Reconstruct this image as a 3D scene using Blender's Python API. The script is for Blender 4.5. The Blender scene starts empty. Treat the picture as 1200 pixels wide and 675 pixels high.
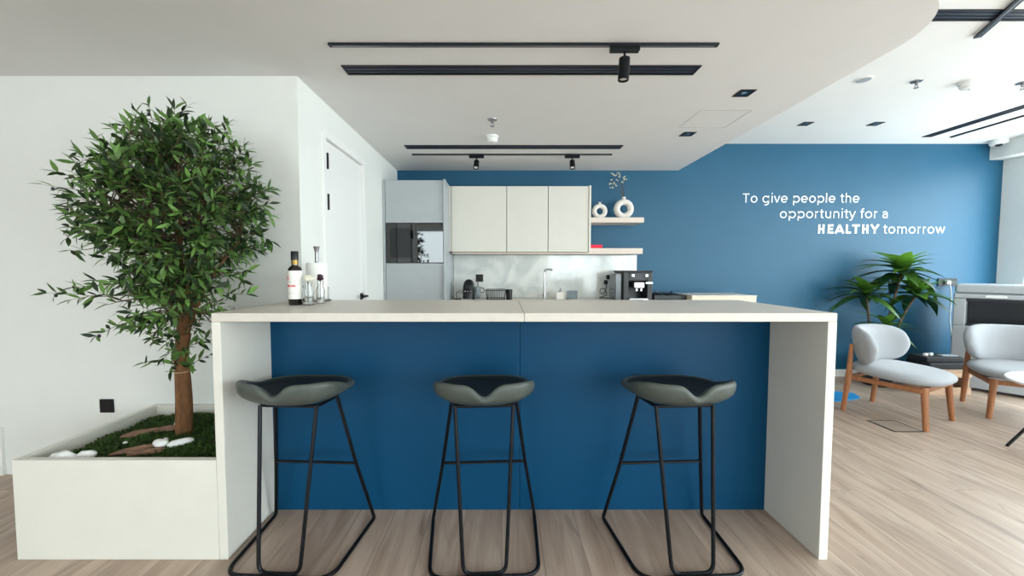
import bpy, bmesh, math, random
from mathutils import Vector, Matrix, noise as mnoise

random.seed(7)
PI = math.pi
S = bpy.context.scene
COL = S.collection

# ------------------------------------------------------------------ materials
def lin(c):
    r = []
    for v in c:
        v = v / 255.0
        r.append(v / 12.92 if v <= 0.04045 else ((v + 0.055) / 1.055) ** 2.4)
    return (r[0], r[1], r[2], 1.0)

MATS = {}
def mat(name, rgb, rough=0.5, metal=0.0, var=0.05, scale=40.0, bump=0.0, bscale=200.0, spec=0.5, coat=0.0,
        stretch=None, trans=0.0, ior=1.45, emit=None, estr=0.0, sheen=0.0):
    if name in MATS:
        return MATS[name]
    m = bpy.data.materials.new(name); m.use_nodes = True
    nt = m.node_tree; N = nt.nodes; L = nt.links
    b = N['Principled BSDF']
    b.inputs['Roughness'].default_value = rough
    b.inputs['Metallic'].default_value = metal
    b.inputs['Specular IOR Level'].default_value = spec
    b.inputs['Coat Weight'].default_value = coat
    b.inputs['Transmission Weight'].default_value = trans
    b.inputs['IOR'].default_value = ior
    b.inputs['Sheen Weight'].default_value = sheen
    if emit:
        b.inputs['Emission Color'].default_value = lin(emit); b.inputs['Emission Strength'].default_value = estr
    tc = N.new('ShaderNodeTexCoord')
    src = tc.outputs['Object']
    if stretch:
        mp = N.new('ShaderNodeMapping'); mp.inputs['Scale'].default_value = stretch
        L.new(src, mp.inputs['Vector']); src = mp.outputs['Vector']
    nz = N.new('ShaderNodeTexNoise'); nz.inputs['Scale'].default_value = scale; nz.inputs['Detail'].default_value = 4
    L.new(src, nz.inputs['Vector'])
    rp = N.new('ShaderNodeValToRGB')
    c = lin(rgb)
    rp.color_ramp.elements[0].position = 0.3; rp.color_ramp.elements[1].position = 0.7
    rp.color_ramp.elements[0].color = tuple(max(0, v * (1 - var)) for v in c[:3]) + (1,)
    rp.color_ramp.elements[1].color = tuple(min(1, v * (1 + var)) for v in c[:3]) + (1,)
    L.new(nz.outputs['Fac'], rp.inputs['Fac']); L.new(rp.outputs['Color'], b.inputs['Base Color'])
    if bump:
        n2 = N.new('ShaderNodeTexNoise'); n2.inputs['Scale'].default_value = bscale; n2.inputs['Detail'].default_value = 3
        L.new(src, n2.inputs['Vector'])
        bp = N.new('ShaderNodeBump'); bp.inputs['Strength'].default_value = bump; bp.inputs['Distance'].default_value = 0.002
        L.new(n2.outputs['Fac'], bp.inputs['Height']); L.new(bp.outputs['Normal'], b.inputs['Normal'])
    MATS[name] = m
    return m

def floor_material():
    m = bpy.data.materials.new('oak_planks'); m.use_nodes = True
    nt = m.node_tree; N = nt.nodes; L = nt.links; b = N['Principled BSDF']
    geo = N.new('ShaderNodeNewGeometry'); sep = N.new('ShaderNodeSeparateXYZ'); L.new(geo.outputs['Position'], sep.inputs[0])
    cmb = N.new('ShaderNodeCombineXYZ'); L.new(sep.outputs['Y'], cmb.inputs['X']); L.new(sep.outputs['X'], cmb.inputs['Y'])
    br = N.new('ShaderNodeTexBrick'); L.new(cmb.outputs[0], br.inputs['Vector'])
    br.offset = 0.37; br.offset_frequency = 2
    br.inputs['Color1'].default_value = (0, 0, 0, 1); br.inputs['Color2'].default_value = (1, 1, 1, 1)
    br.inputs['Mortar'].default_value = (0.5, 0.5, 0.5, 1)
    br.inputs['Scale'].default_value = 1.0; br.inputs['Mortar Size'].default_value = 0.0022; br.inputs['Mortar Smooth'].default_value = 0.3
    br.inputs['Brick Width'].default_value = 1.38; br.inputs['Row Height'].default_value = 0.19
    # grain, shifted for each plank
    off = N.new('ShaderNodeVectorMath'); off.operation = 'MULTIPLY_ADD'
    L.new(br.outputs['Color'], off.inputs[0]); off.inputs[1].default_value = (7, 3, 5); L.new(cmb.outputs[0], off.inputs[2])
    mp = N.new('ShaderNodeMapping'); mp.inputs['Scale'].default_value = (0.9, 7.5, 1); L.new(off.outputs[0], mp.inputs['Vector'])
    g1 = N.new('ShaderNodeTexNoise'); g1.inputs['Scale'].default_value = 1.4; g1.inputs['Detail'].default_value = 7; g1.inputs['Distortion'].default_value = 1.5
    L.new(mp.outputs[0], g1.inputs['Vector'])
    mp2 = N.new('ShaderNodeMapping'); mp2.inputs['Scale'].default_value = (3, 90, 1); L.new(off.outputs[0], mp2.inputs['Vector'])
    g2 = N.new('ShaderNodeTexNoise'); g2.inputs['Scale'].default_value = 1.5; g2.inputs['Detail'].default_value = 5
    L.new(mp2.outputs[0], g2.inputs['Vector'])
    # knots
    mp3 = N.new('ShaderNodeMapping'); mp3.inputs['Scale'].default_value = (1.1, 5.5, 1); L.new(off.outputs[0], mp3.inputs['Vector'])
    g3 = N.new('ShaderNodeTexNoise'); g3.inputs['Scale'].default_value = 1.9; g3.inputs['Detail'].default_value = 3; g3.inputs['Distortion'].default_value = 1.2
    L.new(mp3.outputs[0], g3.inputs['Vector'])
    r1 = N.new('ShaderNodeValToRGB'); L.new(g1.outputs['Fac'], r1.inputs['Fac'])
    e = r1.color_ramp.elements
    e[0].position = 0.30; e[0].color = lin((156, 133, 116)); e[1].position = 0.68; e[1].color = lin((190, 170, 154))
    r2 = N.new('ShaderNodeMapRange'); L.new(g2.outputs['Fac'], r2.inputs['Value'])
    r2.inputs['From Min'].default_value = 0.3; r2.inputs['From Max'].default_value = 0.7; r2.inputs['To Min'].default_value = 0.93; r2.inputs['To Max'].default_value = 1.05
    r3 = N.new('ShaderNodeMapRange'); L.new(g3.outputs['Fac'], r3.inputs['Value'])
    r3.inputs['From Min'].default_value = 0.62; r3.inputs['From Max'].default_value = 0.74; r3.inputs['To Min'].default_value = 1.0; r3.inputs['To Max'].default_value = 0.66
    rb = N.new('ShaderNodeMapRange'); sp = N.new('ShaderNodeSeparateColor'); L.new(br.outputs['Color'], sp.inputs[0]); L.new(sp.outputs[0], rb.inputs['Value'])
    rb.inputs['To Min'].default_value = 0.90; rb.inputs['To Max'].default_value = 1.07
    rm = N.new('ShaderNodeMapRange'); L.new(br.outputs['Fac'], rm.inputs['Value']); rm.inputs['To Min'].default_value = 1.0; rm.inputs['To Max'].default_value = 0.62
    def mul(a, c):
        n = N.new('ShaderNodeMath'); n.operation = 'MULTIPLY'; L.new(a, n.inputs[0]); L.new(c, n.inputs[1]); return n.outputs[0]
    k = mul(mul(r2.outputs[0], r3.outputs[0]), mul(rb.outputs[0], rm.outputs[0]))
    vm = N.new('ShaderNodeVectorMath'); vm.operation = 'SCALE'; L.new(r1.outputs[0], vm.inputs[0]); L.new(k, vm.inputs['Scale'])
    L.new(vm.outputs[0], b.inputs['Base Color'])
    b.inputs['Roughness'].default_value = 0.42; b.inputs['Specular IOR Level'].default_value = 0.45
    bp = N.new('ShaderNodeBump'); bp.inputs['Strength'].default_value = 0.15; bp.inputs['Distance'].default_value = 0.002
    L.new(k, bp.inputs['Height']); L.new(bp.outputs[0], b.inputs['Normal'])
    return m

def marble_material():
    m = bpy.data.materials.new('pale_marble_glass'); m.use_nodes = True
    nt = m.node_tree; N = nt.nodes; L = nt.links; b = N['Principled BSDF']
    tc = N.new('ShaderNodeTexCoord')
    n1 = N.new('ShaderNodeTexNoise'); n1.inputs['Scale'].default_value = 3.0; n1.inputs['Detail'].default_value = 6; n1.inputs['Distortion'].default_value = 1.6
    L.new(tc.outputs['Object'], n1.inputs['Vector'])
    r = N.new('ShaderNodeValToRGB'); L.new(n1.outputs['Fac'], r.inputs['Fac'])
    e = r.color_ramp.elements
    e[0].position = 0.36; e[0].color = lin((205, 209, 207)); e[1].position = 0.62; e[1].color = lin((233, 234, 230))
    L.new(r.outputs[0], b.inputs['Base Color'])
    b.inputs['Roughness'].default_value = 0.09; b.inputs['Specular IOR Level'].default_value = 0.6
    return m

def glass_pane_material():
    m = bpy.data.materials.new('window_glass'); m.use_nodes = True
    nt = m.node_tree; N = nt.nodes; L = nt.links
    out = N['Material Output']
    N.remove(N['Principled BSDF'])
    t = N.new('ShaderNodeBsdfTransparent'); g = N.new('ShaderNodeBsdfGlossy'); g.inputs['Roughness'].default_value = 0.02
    tc = N.new('ShaderNodeTexCoord'); nz = N.new('ShaderNodeTexNoise'); nz.inputs['Scale'].default_value = 2.0
    L.new(tc.outputs['Object'], nz.inputs['Vector'])
    rp = N.new('ShaderNodeValToRGB'); rp.color_ramp.elements[0].color = (0.94, 0.97, 0.96, 1); rp.color_ramp.elements[1].color = (0.97, 0.985, 0.98, 1)
    L.new(nz.outputs['Fac'], rp.inputs['Fac']); L.new(rp.outputs[0], t.inputs['Color'])
    mx = N.new('ShaderNodeMixShader'); mx.inputs[0].default_value = 0.05
    L.new(t.outputs[0], mx.inputs[1]); L.new(g.outputs[0], mx.inputs[2]); L.new(mx.outputs[0], out.inputs['Surface'])
    return m

M_FLOOR = floor_material()
M_WALL = mat('white_wall_paint', (232, 233, 229), 0.6, var=0.012, scale=6, bump=0.08, bscale=350, spec=0.3)
M_CEIL = mat('white_ceiling_paint', (242, 242, 240), 0.85, var=0.01, scale=4, bump=0.05, bscale=300, spec=0.2)
M_BLUE = mat('blue_wall_paint', (20, 85, 116), 0.48, var=0.03, scale=5, bump=0.08, bscale=350, spec=0.5)
M_BLUEP = mat('shaded_blue_panel', (0, 66, 102), 0.45, var=0.03, scale=3, spec=0.25)  # wall blue made darker; shade under the bar top put into the colour
M_LAM = mat('warm_white_laminate', (224, 221, 212), 0.42, var=0.015, scale=10, bump=0.03, bscale=500, spec=0.4)
M_TOP = mat('stone_worktop', (214, 207, 197), 0.36, var=0.03, scale=25, spec=0.45)
M_CREAM = mat('cream_cabinet_front', (219, 215, 205), 0.4, var=0.012, scale=9, spec=0.4)
M_GREYC = mat('cool_grey_cabinet_front', (176, 181, 184), 0.42, var=0.02, scale=9, spec=0.4)
M_SHELF = mat('pale_shelf_board', (222, 208, 196), 0.45, var=0.03, scale=14, stretch=(1, 6, 6))
M_BLK = mat('matt_black_metal', (24, 25, 28), 0.38, 0.6, var=0.1, spec=0.5)
M_BLKP = mat('black_plastic', (22, 22, 25), 0.35, var=0.08)
M_BLKC = mat('black_ceiling_slot', (20, 22, 30), 0.5, var=0.08)
M_BGLASS = mat('black_oven_glass', (10, 11, 13), 0.03, var=0.02, spec=0.8, coat=0.6)
M_CHROME = mat('chrome', (205, 207, 210), 0.12, 1.0, var=0.02)
M_STEEL = mat('brushed_steel', (150, 148, 150), 0.32, 1.0, var=0.05, stretch=(1, 1, 12))
M_LEATHER = mat('olive_grey_leather', (76, 82, 77), 0.42, var=0.08, scale=60, bump=0.25, bscale=420, spec=0.5)
M_PAD = mat('charcoal_leather', (34, 38, 38), 0.5, var=0.08, scale=60, bump=0.25, bscale=420, spec=0.4)
M_WHITE = mat('white_plastic', (238, 238, 236), 0.4, var=0.01)
M_CERAM = mat('white_matt_ceramic', (232, 226, 218), 0.7, var=0.03, scale=60, bump=0.3, bscale=150)
M_RED = mat('red_card', (232, 20, 60), 0.5, var=0.04)
M_BARK = mat('olive_bark', (112, 76, 46), 0.85, var=0.35, scale=22, stretch=(3, 3, 0.7), bump=0.9, bscale=60)
M_TWIG = mat('olive_twig', (92, 76, 56), 0.8, var=0.2)
M_OLIVE = mat('dark_olive_fruit', (44, 38, 52), 0.4, var=0.2)
M_SOIL = mat('dark_soil', (38, 34, 24), 0.95, var=0.4, scale=60)
M_MOSS = mat('green_moss', (54, 80, 30), 0.95, var=0.6, scale=18)
M_CHIP = mat('brown_bark_chip', (134, 102, 84), 0.85, var=0.3, scale=30, stretch=(1, 6, 1), bump=0.5)
M_STONE = mat('white_pebble', (236, 236, 234), 0.55, var=0.03)
M_OAKF = mat('warm_oak_frame', (152, 98, 62), 0.42, var=0.18, scale=10, stretch=(6, 6, 1))
M_CRATE = mat('raw_pine_board', (190, 158, 132), 0.6, var=0.18, scale=8, stretch=(1, 8, 8))
M_FAB = mat('light_grey_wool', (154, 156, 160), 0.92, var=0.12, scale=320, bump=0.5, bscale=700, sheen=0.2, spec=0.2)
M_PRN = mat('printer_light_grey', (170, 175, 180), 0.4, var=0.01)
M_PRD = mat('printer_dark_grey', (34, 38, 46), 0.35, var=0.05)
M_GRAF = mat('graphite_box_card', (32, 35, 42), 0.5, var=0.08)
M_CYAN = mat('bright_blue_foam', (28, 140, 205), 0.6, var=0.05)
M_PAPER = mat('white_paper', (240, 238, 232), 0.8, var=0.02, bump=0.2, bscale=120)
M_DRY = mat('pale_dried_seed', (196, 194, 176), 0.8, var=0.15)
M_BOTTLE = mat('dark_bottle_glass', (26, 20, 16), 0.06, var=0.1, spec=0.7, coat=0.5)
M_GOLD = mat('gold_foil_collar', (150, 122, 66), 0.35, 0.8, var=0.1)
M_LABRED = mat('red_label_print', (222, 60, 72), 0.6, var=0.03)
M_LABGREY = mat('grey_label_print', (168, 164, 164), 0.6, var=0.03)
M_CLEAR = mat('clear_glass', (250, 252, 252), 0.02, var=0.0, trans=1.0, ior=1.45)
M_PURPLE = mat('dark_purple_flower', (66, 38, 52), 0.7, var=0.3)
M_IVORY = mat('ivory_flower', (226, 222, 200), 0.7, var=0.1)
M_SMOKE = mat('smoky_clear_plastic', (170, 180, 186), 0.1, var=0.02, trans=0.75)
M_LEAFP = mat('window_frame_grey', (205, 208, 210), 0.45, var=0.02)
M_MARBLE = marble_material()
M_GLASS = glass_pane_material()

def leaf_material(name, dark, light, rough=0.45, trans=0.25, scale=9.0):
    m = bpy.data.materials.new(name); m.use_nodes = True
    nt = m.node_tree; N = nt.nodes; L = nt.links; b = N['Principled BSDF']; out = N['Material Output']
    at = N.new('ShaderNodeAttribute'); at.attribute_name = 'tint'
    tc = N.new('ShaderNodeTexCoord'); nz = N.new('ShaderNodeTexNoise'); nz.inputs['Scale'].default_value = scale
    L.new(tc.outputs['Object'], nz.inputs['Vector'])
    ad = N.new('ShaderNodeMath'); ad.operation = 'MULTIPLY_ADD'; L.new(nz.outputs['Fac'], ad.inputs[0]); ad.inputs[1].default_value = 0.5
    L.new(at.outputs['Fac'], ad.inputs[2])
    rp = N.new('ShaderNodeValToRGB'); rp.color_ramp.elements[0].position = 0.35; rp.color_ramp.elements[1].position = 1.15
    rp.color_ramp.elements[0].color = lin(dark); rp.color_ramp.elements[1].color = lin(light)
    rp.color_ramp.elements[1].position = 1.0
    L.new(ad.outputs[0], rp.inputs['Fac']); L.new(rp.outputs[0], b.inputs['Base Color'])
    b.inputs['Roughness'].default_value = rough
    tr = N.new('ShaderNodeBsdfTranslucent'); L.new(rp.outputs[0], tr.inputs['Color'])
    mx = N.new('ShaderNodeMixShader'); mx.inputs[0].default_value = trans
    L.new(b.outputs[0], mx.inputs[1]); L.new(tr.outputs[0], mx.inputs[2]); L.new(mx.outputs[0], out.inputs['Surface'])
    return m
M_OLEAF = leaf_material('olive_leaf', (34, 56, 27), (122, 164, 82))
M_DLEAF = leaf_material('dracaena_leaf', (22, 56, 24), (112, 164, 58), rough=0.35)

# ------------------------------------------------------------------ mesh helpers
def nb():
    return bmesh.new()

def box(bm, x0, x1, y0, y1, z0, z1, rot=None):
    vs = [bm.verts.new((x, y, z)) for z in (z0, z1) for (x, y) in ((x0, y0), (x1, y0), (x1, y1), (x0, y1))]
    if rot:
        for v in vs: v.co = rot @ v.co
    for f in ((3, 2, 1, 0), (4, 5, 6, 7), (0, 1, 5, 4), (1, 2, 6, 5), (2, 3, 7, 6), (3, 0, 4, 7)):
        bm.faces.new([vs[i] for i in f])
    return bm

def ring_loft(bm, rings, cap0=True, cap1=True, closed=False):
    R = [[bm.verts.new(p) for p in r] for r in rings]
    n = len(R[0])
    seq = list(range(len(R)))
    pairs = list(zip(seq[:-1], seq[1:]))
    if closed: pairs.append((seq[-1], 0))
    for a, b in pairs:
        for i in range(n):
            j = (i + 1) % n
            try: bm.faces.new((R[a][i], R[a][j], R[b][j], R[b][i]))
            except ValueError: pass
    if not closed:
        if cap0: bm.faces.new(list(reversed(R[0])))
        if cap1: bm.faces.new(R[-1])
    return bm

def lathe(bm, prof, seg=24, c=(0, 0, 0), sx=1.0, sy=1.0):
    rings = []
    for r, z in prof:
        rings.append([(c[0] + sx * r * math.cos(2 * PI * k / seg), c[1] + sy * r * math.sin(2 * PI * k / seg), c[2] + z) for k in range(seg)])
    return ring_loft(bm, rings)

def fillet(pts, rad, n=6, closed=False):
    P = [Vector(p) for p in pts]; out = []
    N = len(P)
    for i, p in enumerate(P):
        if not closed and (i == 0 or i == N - 1):
            out.append(p); continue
        a, c = P[(i - 1) % N], P[(i + 1) % N]
        r = rad[i] if isinstance(rad, (list, tuple)) else rad
        if r <= 0:
            out.append(p); continue
        d1, d2 = (a - p), (c - p)
        r = min(r, d1.length * 0.49, d2.length * 0.49)
        q0, q2 = p + d1.normalized() * r, p + d2.normalized() * r
        for k in range(n + 1):
            t = k / n
            out.append(q0 * (1 - t) ** 2 + p * 2 * t * (1 - t) + q2 * t * t)
    return out

def tube(bm, pts, r, seg=10, closed=False, taper=None):
    P = [Vector(p) for p in pts]; n = len(P)
    rings = []
    up = None
    for i, p in enumerate(P):
        if closed: t = (P[(i + 1) % n] - P[i - 1])
        elif i == 0: t = P[1] - P[0]
        elif i == n - 1: t = P[-1] - P[-2]
        else: t = (P[i + 1] - p).normalized() + (p - P[i - 1]).normalized()
        if t.length < 1e-9: t = Vector((0, 0, 1))
        t.normalize()
        if up is None:
            up = t.orthogonal().normalized()
        else:
            up = (up - t * up.dot(t))
            up = up.normalized() if up.length > 1e-6 else t.orthogonal().normalized()
        s = t.cross(up)
        rr = r if taper is None else (taper[i] if isinstance(taper, (list, tuple)) else r + (taper - r) * i / (n - 1))
        rings.append([tuple(p + (up * math.cos(2 * PI * k / seg) + s * math.sin(2 * PI * k / seg)) * rr) for k in range(seg)])
    return ring_loft(bm, rings, closed=closed)

def prism(bm, outline, z0, z1):
    return ring_loft(bm, [[(x, y, z0) for x, y in outline], [(x, y, z1) for x, y in outline]])

def sellipse(a, b, n, seg):
    o = []
    for k in range(seg):
        t = 2 * PI * k / seg
        c, s = math.cos(t), math.sin(t)
        o.append((a * math.copysign(abs(c) ** (2 / n), c), b * math.copysign(abs(s) ** (2 / n), s)))
    return o

def blob(bm, c, r, seed=0, amp=0.15, seg=14, rings=8, rot=0.0):
    out = []
    for i in range(1, rings):
        ph = PI * i / rings - PI / 2
        ring = []
        for k in range(seg):
            t = 2 * PI * k / seg
            d = Vector((math.cos(ph) * math.cos(t), math.cos(ph) * math.sin(t), math.sin(ph)))
            w = 1 + amp * mnoise.noise(d * 1.4 + Vector((seed, seed * 0.7, 0)))
            x, y, z = d.x * r[0] * w, d.y * r[1] * w, d.z * r[2] * w
            ring.append((c[0] + x * math.cos(rot) - y * math.sin(rot), c[1] + x * math.sin(rot) + y * math.cos(rot), c[2] + z))
        out.append(ring)
    return ring_loft(bm, out)

def obj(name, bm, m, parent=None, smooth=False, bevel=0.0, sub=0, seg=2, angle=35):
    me = bpy.data.meshes.new(name)
    bmesh.ops.recalc_face_normals(bm, faces=bm.faces)
    bm.to_mesh(me); bm.free()
    me.materials.append(m)
    o = bpy.data.objects.new(name, me); COL.objects.link(o)
    if parent: o.parent = parent
    if smooth:
        for p in me.polygons: p.use_smooth = True
        if not sub:
            try: me.set_sharp_from_angle(angle=math.radians(angle))
            except Exception: pass
    if bevel:
        b = o.modifiers.new('bevel', 'BEVEL'); b.width = bevel; b.segments = seg; b.limit_method = 'ANGLE'; b.angle_limit = math.radians(40)
    if sub:
        s = o.modifiers.new('sub', 'SUBSURF'); s.levels = sub; s.render_levels = sub
    return o

def tag(o, label, cat, group=None, kind=None):
    o['label'] = label; o['category'] = cat
    if group: o['group'] = group
    if kind: o['kind'] = kind
    return o

def thing(name, label, cat, loc=(0, 0, 0), rz=0.0, group=None):
    o = bpy.data.objects.new(name, None); COL.objects.link(o)
    o.empty_display_size = 0.05
    o.location = loc; o.rotation_euler = (0, 0, rz)
    return tag(o, label, cat, group)

def struct(name, bm, m, parent=None, **k):
    o = obj(name, bm, m, parent, **k)
    if not parent: o['kind'] = 'structure'
    return o

def kids(o):
    return [c for c in COL.objects if c.parent == o]

def dup(root, loc, label, rz=None):
    r = root.copy(); COL.objects.link(r); r.location = loc; r['label'] = label
    if rz is not None: r.rotation_euler = (0, 0, rz)
    for ch in kids(root):
        c = ch.copy(); COL.objects.link(c); c.parent = r
        for g in kids(ch):
            d = g.copy(); COL.objects.link(d); d.parent = c
    return r

# ------------------------------------------------------------------ the room
ZL, ZH = 2.46, 2.77            # lowered kitchen ceiling, main ceiling
YB, YL, XD = 4.70, 2.425, -1.235
XR, XW, YS = 5.92, -4.6, -4.6  # window wall on the right, far left wall, rear wall

b = nb(); box(b, XW - .15, XR + .15, YS - .15, YB + .15, -0.12, 0); struct('floor', b, M_FLOOR)
b = nb(); box(b, XW - .15, XR + .15, YS - .15, YB + .15, ZH, ZH + .12); struct('ceiling', b, M_CEIL)
# lowered ceiling with its rounded corner
Rr = 0.47
ol = [(XW, YB), (XW, 1.66)]
for k in range(0, 19):
    a = -PI / 2 + PI / 2 * k / 18
    ol.append((2.075 - Rr + Rr * math.cos(a), 1.66 + Rr + Rr * math.sin(a)))
ol += [(2.085, YB)]
b = nb(); prism(b, ol, ZL, ZH - .002); struct('ceiling_lowered', b, mat('dimmed_ceiling_white', (232, 231, 230), 0.85, var=0.01, scale=4, bump=0.05, bscale=300, spec=0.2), smooth=True, angle=20)  # white greyed so the dimmer light here is put into the colour

b = nb(); box(b, XW, XD, YL, YL + .12, 0, ZL); struct('wall_front', b, M_WALL)
DY0, DY1, DZ = 2.755, 3.555, 2.245     # door opening in the side wall
b = nb()
box(b, XD - .12, XD, YL + .12, DY0, 0, ZL); box(b, XD - .12, XD, DY1, YB, 0, ZL); box(b, XD - .12, XD, DY0, DY1, DZ, ZL)
struct('wall_left', b, M_WALL)
b = nb(); box(b, XD - .12, XR + .12, YB, YB + .12, 0, ZH); struct('wall_back', b, M_BLUE)
b = nb(); box(b, 2.72, XR - .001, YB - .014, YB, 0, .085); struct('baseboard_back', b, M_WHITE, bevel=.003)
b = nb(); box(b, XW - .12, XW, YS, YB, 0, ZH); struct('wall_far_left', b, mat('grey_bounce_wall', (176, 171, 166), .6, var=.2, scale=6, stretch=(1, 8, 1)))  # unseen wall, its grey chosen for how much light it bounces back
b = nb(); box(b, XW, -3.135, YL - .02, YL, 0, .31); struct('trim_1', b, M_WHITE, bevel=.003)

def window_wall_x(x, spans, z0, z1, n0, ylim):
    """window wall facing -X: spans of y; returns the pier/sill/lintel mesh as one wall"""
    b = nb()
    box(b, x, x + .15, ylim[0], ylim[1], 0, z0); box(b, x, x + .15, ylim[0], ylim[1], z1, ZH)
    edges = [ylim[0]] + [v for s in spans for v in s] + [ylim[1]]
    for i in range(0, len(edges), 2):
        if edges[i + 1] - edges[i] > 1e-3: box(b, x, x + .15, edges[i], edges[i + 1], z0, z1)
    struct('wall_right', b, M_WALL)
    for i, (a, c) in enumerate(spans):
        f = nb(); t = .045
        for (p, q, r, s) in ((a, a + t, z0, z1), (c - t, c, z0, z1), (a + t, c - t, z0, z0 + t), (a + t, c - t, z1 - t, z1), ((a + c) / 2 - .02, (a + c) / 2 + .02, z0 + t, z1 - t)):
            box(f, x + .05, x + .10, p, q, r, s)
        fr = struct('window_%d' % (n0 + i), f, M_LEAFP)
        g = nb(); box(g, x + .072, x + .078, a + t, (a + c) / 2 - .02, z0 + t, z1 - t); obj('window_pane', g, M_GLASS, fr)
        g = nb(); box(g, x + .072, x + .078, (a + c) / 2 + .02, c - t, z0 + t, z1 - t); obj('window_pane', g, M_GLASS, fr)
RSP = [(-4.3, -2.2), (-2.05, 0.05), (0.2, 2.3), (2.45, 4.45)]
window_wall_x(XR, RSP, 0.45, 2.56, 1, (YS, YB))
# beam boxed in along the window wall
b = nb(); box(b, 5.75, XR, YS, YB, 2.58, ZH); struct('trim_2', b, M_WALL, bevel=.004)

# rear wall, behind the viewer: glazed
def rear_wall(spans, z0, z1, n0):
    b = nb(); y = YS
    box(b, XW, XR, y - .15, y, 0, z0); box(b, XW, XR, y - .15, y, z1, ZH)
    edges = [XW] + [v for s in spans for v in s] + [XR]
    for i in range(0, len(edges), 2): box(b, edges[i], edges[i + 1], y - .15, y, z0, z1)
    struct('wall_rear', b, M_WALL)
    for i, (a, c) in enumerate(spans):
        f = nb(); t = .045
        for (p, q, r, s) in ((a, a + t, z0, z1), (c - t, c, z0, z1), (a + t, c - t, z0, z0 + t), (a + t, c - t, z1 - t, z1), ((a + c) / 2 - .02, (a + c) / 2 + .02, z0 + t, z1 - t)):
            box(f, p, q, y - .10, y - .05, r, s)
        fr = struct('window_%d' % (n0 + i), f, M_LEAFP)
        g = nb(); box(g, a + t, (a + c) / 2 - .02, y - .078, y - .072, z0 + t, z1 - t); obj('window_pane', g, M_GLASS, fr)
        g = nb(); box(g, (a + c) / 2 + .02, c - t, y - .078, y - .072, z0 + t, z1 - t); obj('window_pane', g, M_GLASS, fr)
BSP = [(-3.9, -1.75), (1.6, 3.55), (3.75, 5.7)]  # unseen rear windows; leftmost widened to lift light on left wall and ceiling
rear_wall(BSP, 0.45, 2.56, 5)

# door in the side wall
b = nb()
box(b, XD - .10, XD + .012, DY0 - .02, DY0 + .03, 0, DZ + .02); box(b, XD - .10, XD + .012, DY1 - .03, DY1 + .02, 0, DZ + .02); box(b, XD - .10, XD + .012, DY0 + .03, DY1 - .03, DZ - .03, DZ + .02)
DR = struct('door_1', b, M_WHITE, bevel=.003)
b = nb(); box(b, XD - .055, XD - .010, DY0 + .037, DY1 - .037, 0.006, DZ - .038); obj('door_leaf', b, M_WHITE, DR, bevel=.003)
for z0, z1 in ((2.0, 2.11), (1.715, 1.826), (0.25, 0.36)):
    b = nb(); box(b, XD - .012, XD + .020, DY0 + .026, DY0 + .044, z0, z1); obj('hinge', b, M_BLK, DR)
b = nb(); box(b, XD - .01, XD + .0, 3.445, 3.495, 1.03, 1.085)
tube(b, fillet([(XD - .008, 3.47, 1.06), (XD + .05, 3.47, 1.06), (XD + .05, 3.35, 1.06)], .02), .0095, 10)
obj('door_handle', b, M_BLK, DR, smooth=True)

# ------------------------------------------------------------------ bar counter
BX0, BX1, BY0, BY1, BZ = -1.262, 1.457, 1.695, 2.420, 1.108
bar = thing('bar_counter', 'long warm white bar counter with a blue front and end panels reaching the floor', 'counter', (0.097, 2.06, 0))
def P(name, bm, m, par, **k):      # part given in room coordinates
    inv = par.matrix_basis.inverted()
    for v in bm.verts: v.co = inv @ v.co
    return obj(name, bm, m, par, **k)
T = .038
b = nb(); box(b, BX0, .0962, BY0, BY1, BZ - T, BZ); P('worktop', b, M_TOP, bar, bevel=.003)
b = nb(); box(b, .0978, BX1, BY0, BY1, BZ - T, BZ); P('worktop', b, M_TOP, bar, bevel=.003)
b = nb(); box(b, BX0, BX0 + .039, BY0, BY1, 0, BZ - T - .0006); P('end_panel', b, M_LAM, bar, bevel=.002)
b = nb(); box(b, BX1 - .039, BX1, BY0, BY1, 0, BZ - T - .0006); P('end_panel', b, M_LAM, bar, bevel=.002)
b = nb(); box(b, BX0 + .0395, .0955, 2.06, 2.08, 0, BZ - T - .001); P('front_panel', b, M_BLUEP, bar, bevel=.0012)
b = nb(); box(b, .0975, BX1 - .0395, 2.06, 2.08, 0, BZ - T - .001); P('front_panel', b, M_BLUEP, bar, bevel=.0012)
b = nb(); box(b, BX0 + .04, BX1 - .04, 2.082, 2.40, 0.08, BZ - T - .002); P('carcass', b, M_LAM, bar)

# ------------------------------------------------------------------ planter and tree
PX0, PX1, PZ = -2.167, BX0 - .0015, .455
pl = thing('planter_box', 'low warm white rectangular planter box joined to the left end of the bar', 'planter', ((PX0 + PX1) / 2, 2.05, 0))
b = nb(); box(b, PX0, PX1, BY0, BY0 + .03, 0, PZ); P('front_panel', b, M_LAM, pl, bevel=.002)
b = nb(); box(b, PX0, PX0 + .03, BY0 + .0305, BY1, 0, PZ); P('side_panel', b, M_LAM, pl, bevel=.002)
b = nb(); box(b, PX1 - .02, PX1, BY0 + .0305, BY1, 0, PZ); P('side_panel', b, M_LAM, pl, bevel=.002)
b = nb(); box(b, PX0 + .0305, PX1 - .0205, BY1 - .03, BY1, 0, PZ); P('back_panel', b, M_LAM, pl, bevel=.002)
b = nb(); box(b, PX0 + .031, PX1 - .021, BY0 + .031, BY1 - .031, 0.02, .37); P('soil', b, M_SOIL, pl)

def ground_z(x, y):
    u = (x - PX0) / (PX1 - PX0); v = (y - BY0) / (BY1 - BY0)
    e = min(u, 1 - u, v, 1 - v)
    w = min(1, max(0, (u - .03) / .35))
    return .385 + .045 * min(1, e * 5) * (0.4 + 0.6 * w) + .012 * mnoise.noise(Vector((x * 9, y * 9, 0)))

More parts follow.
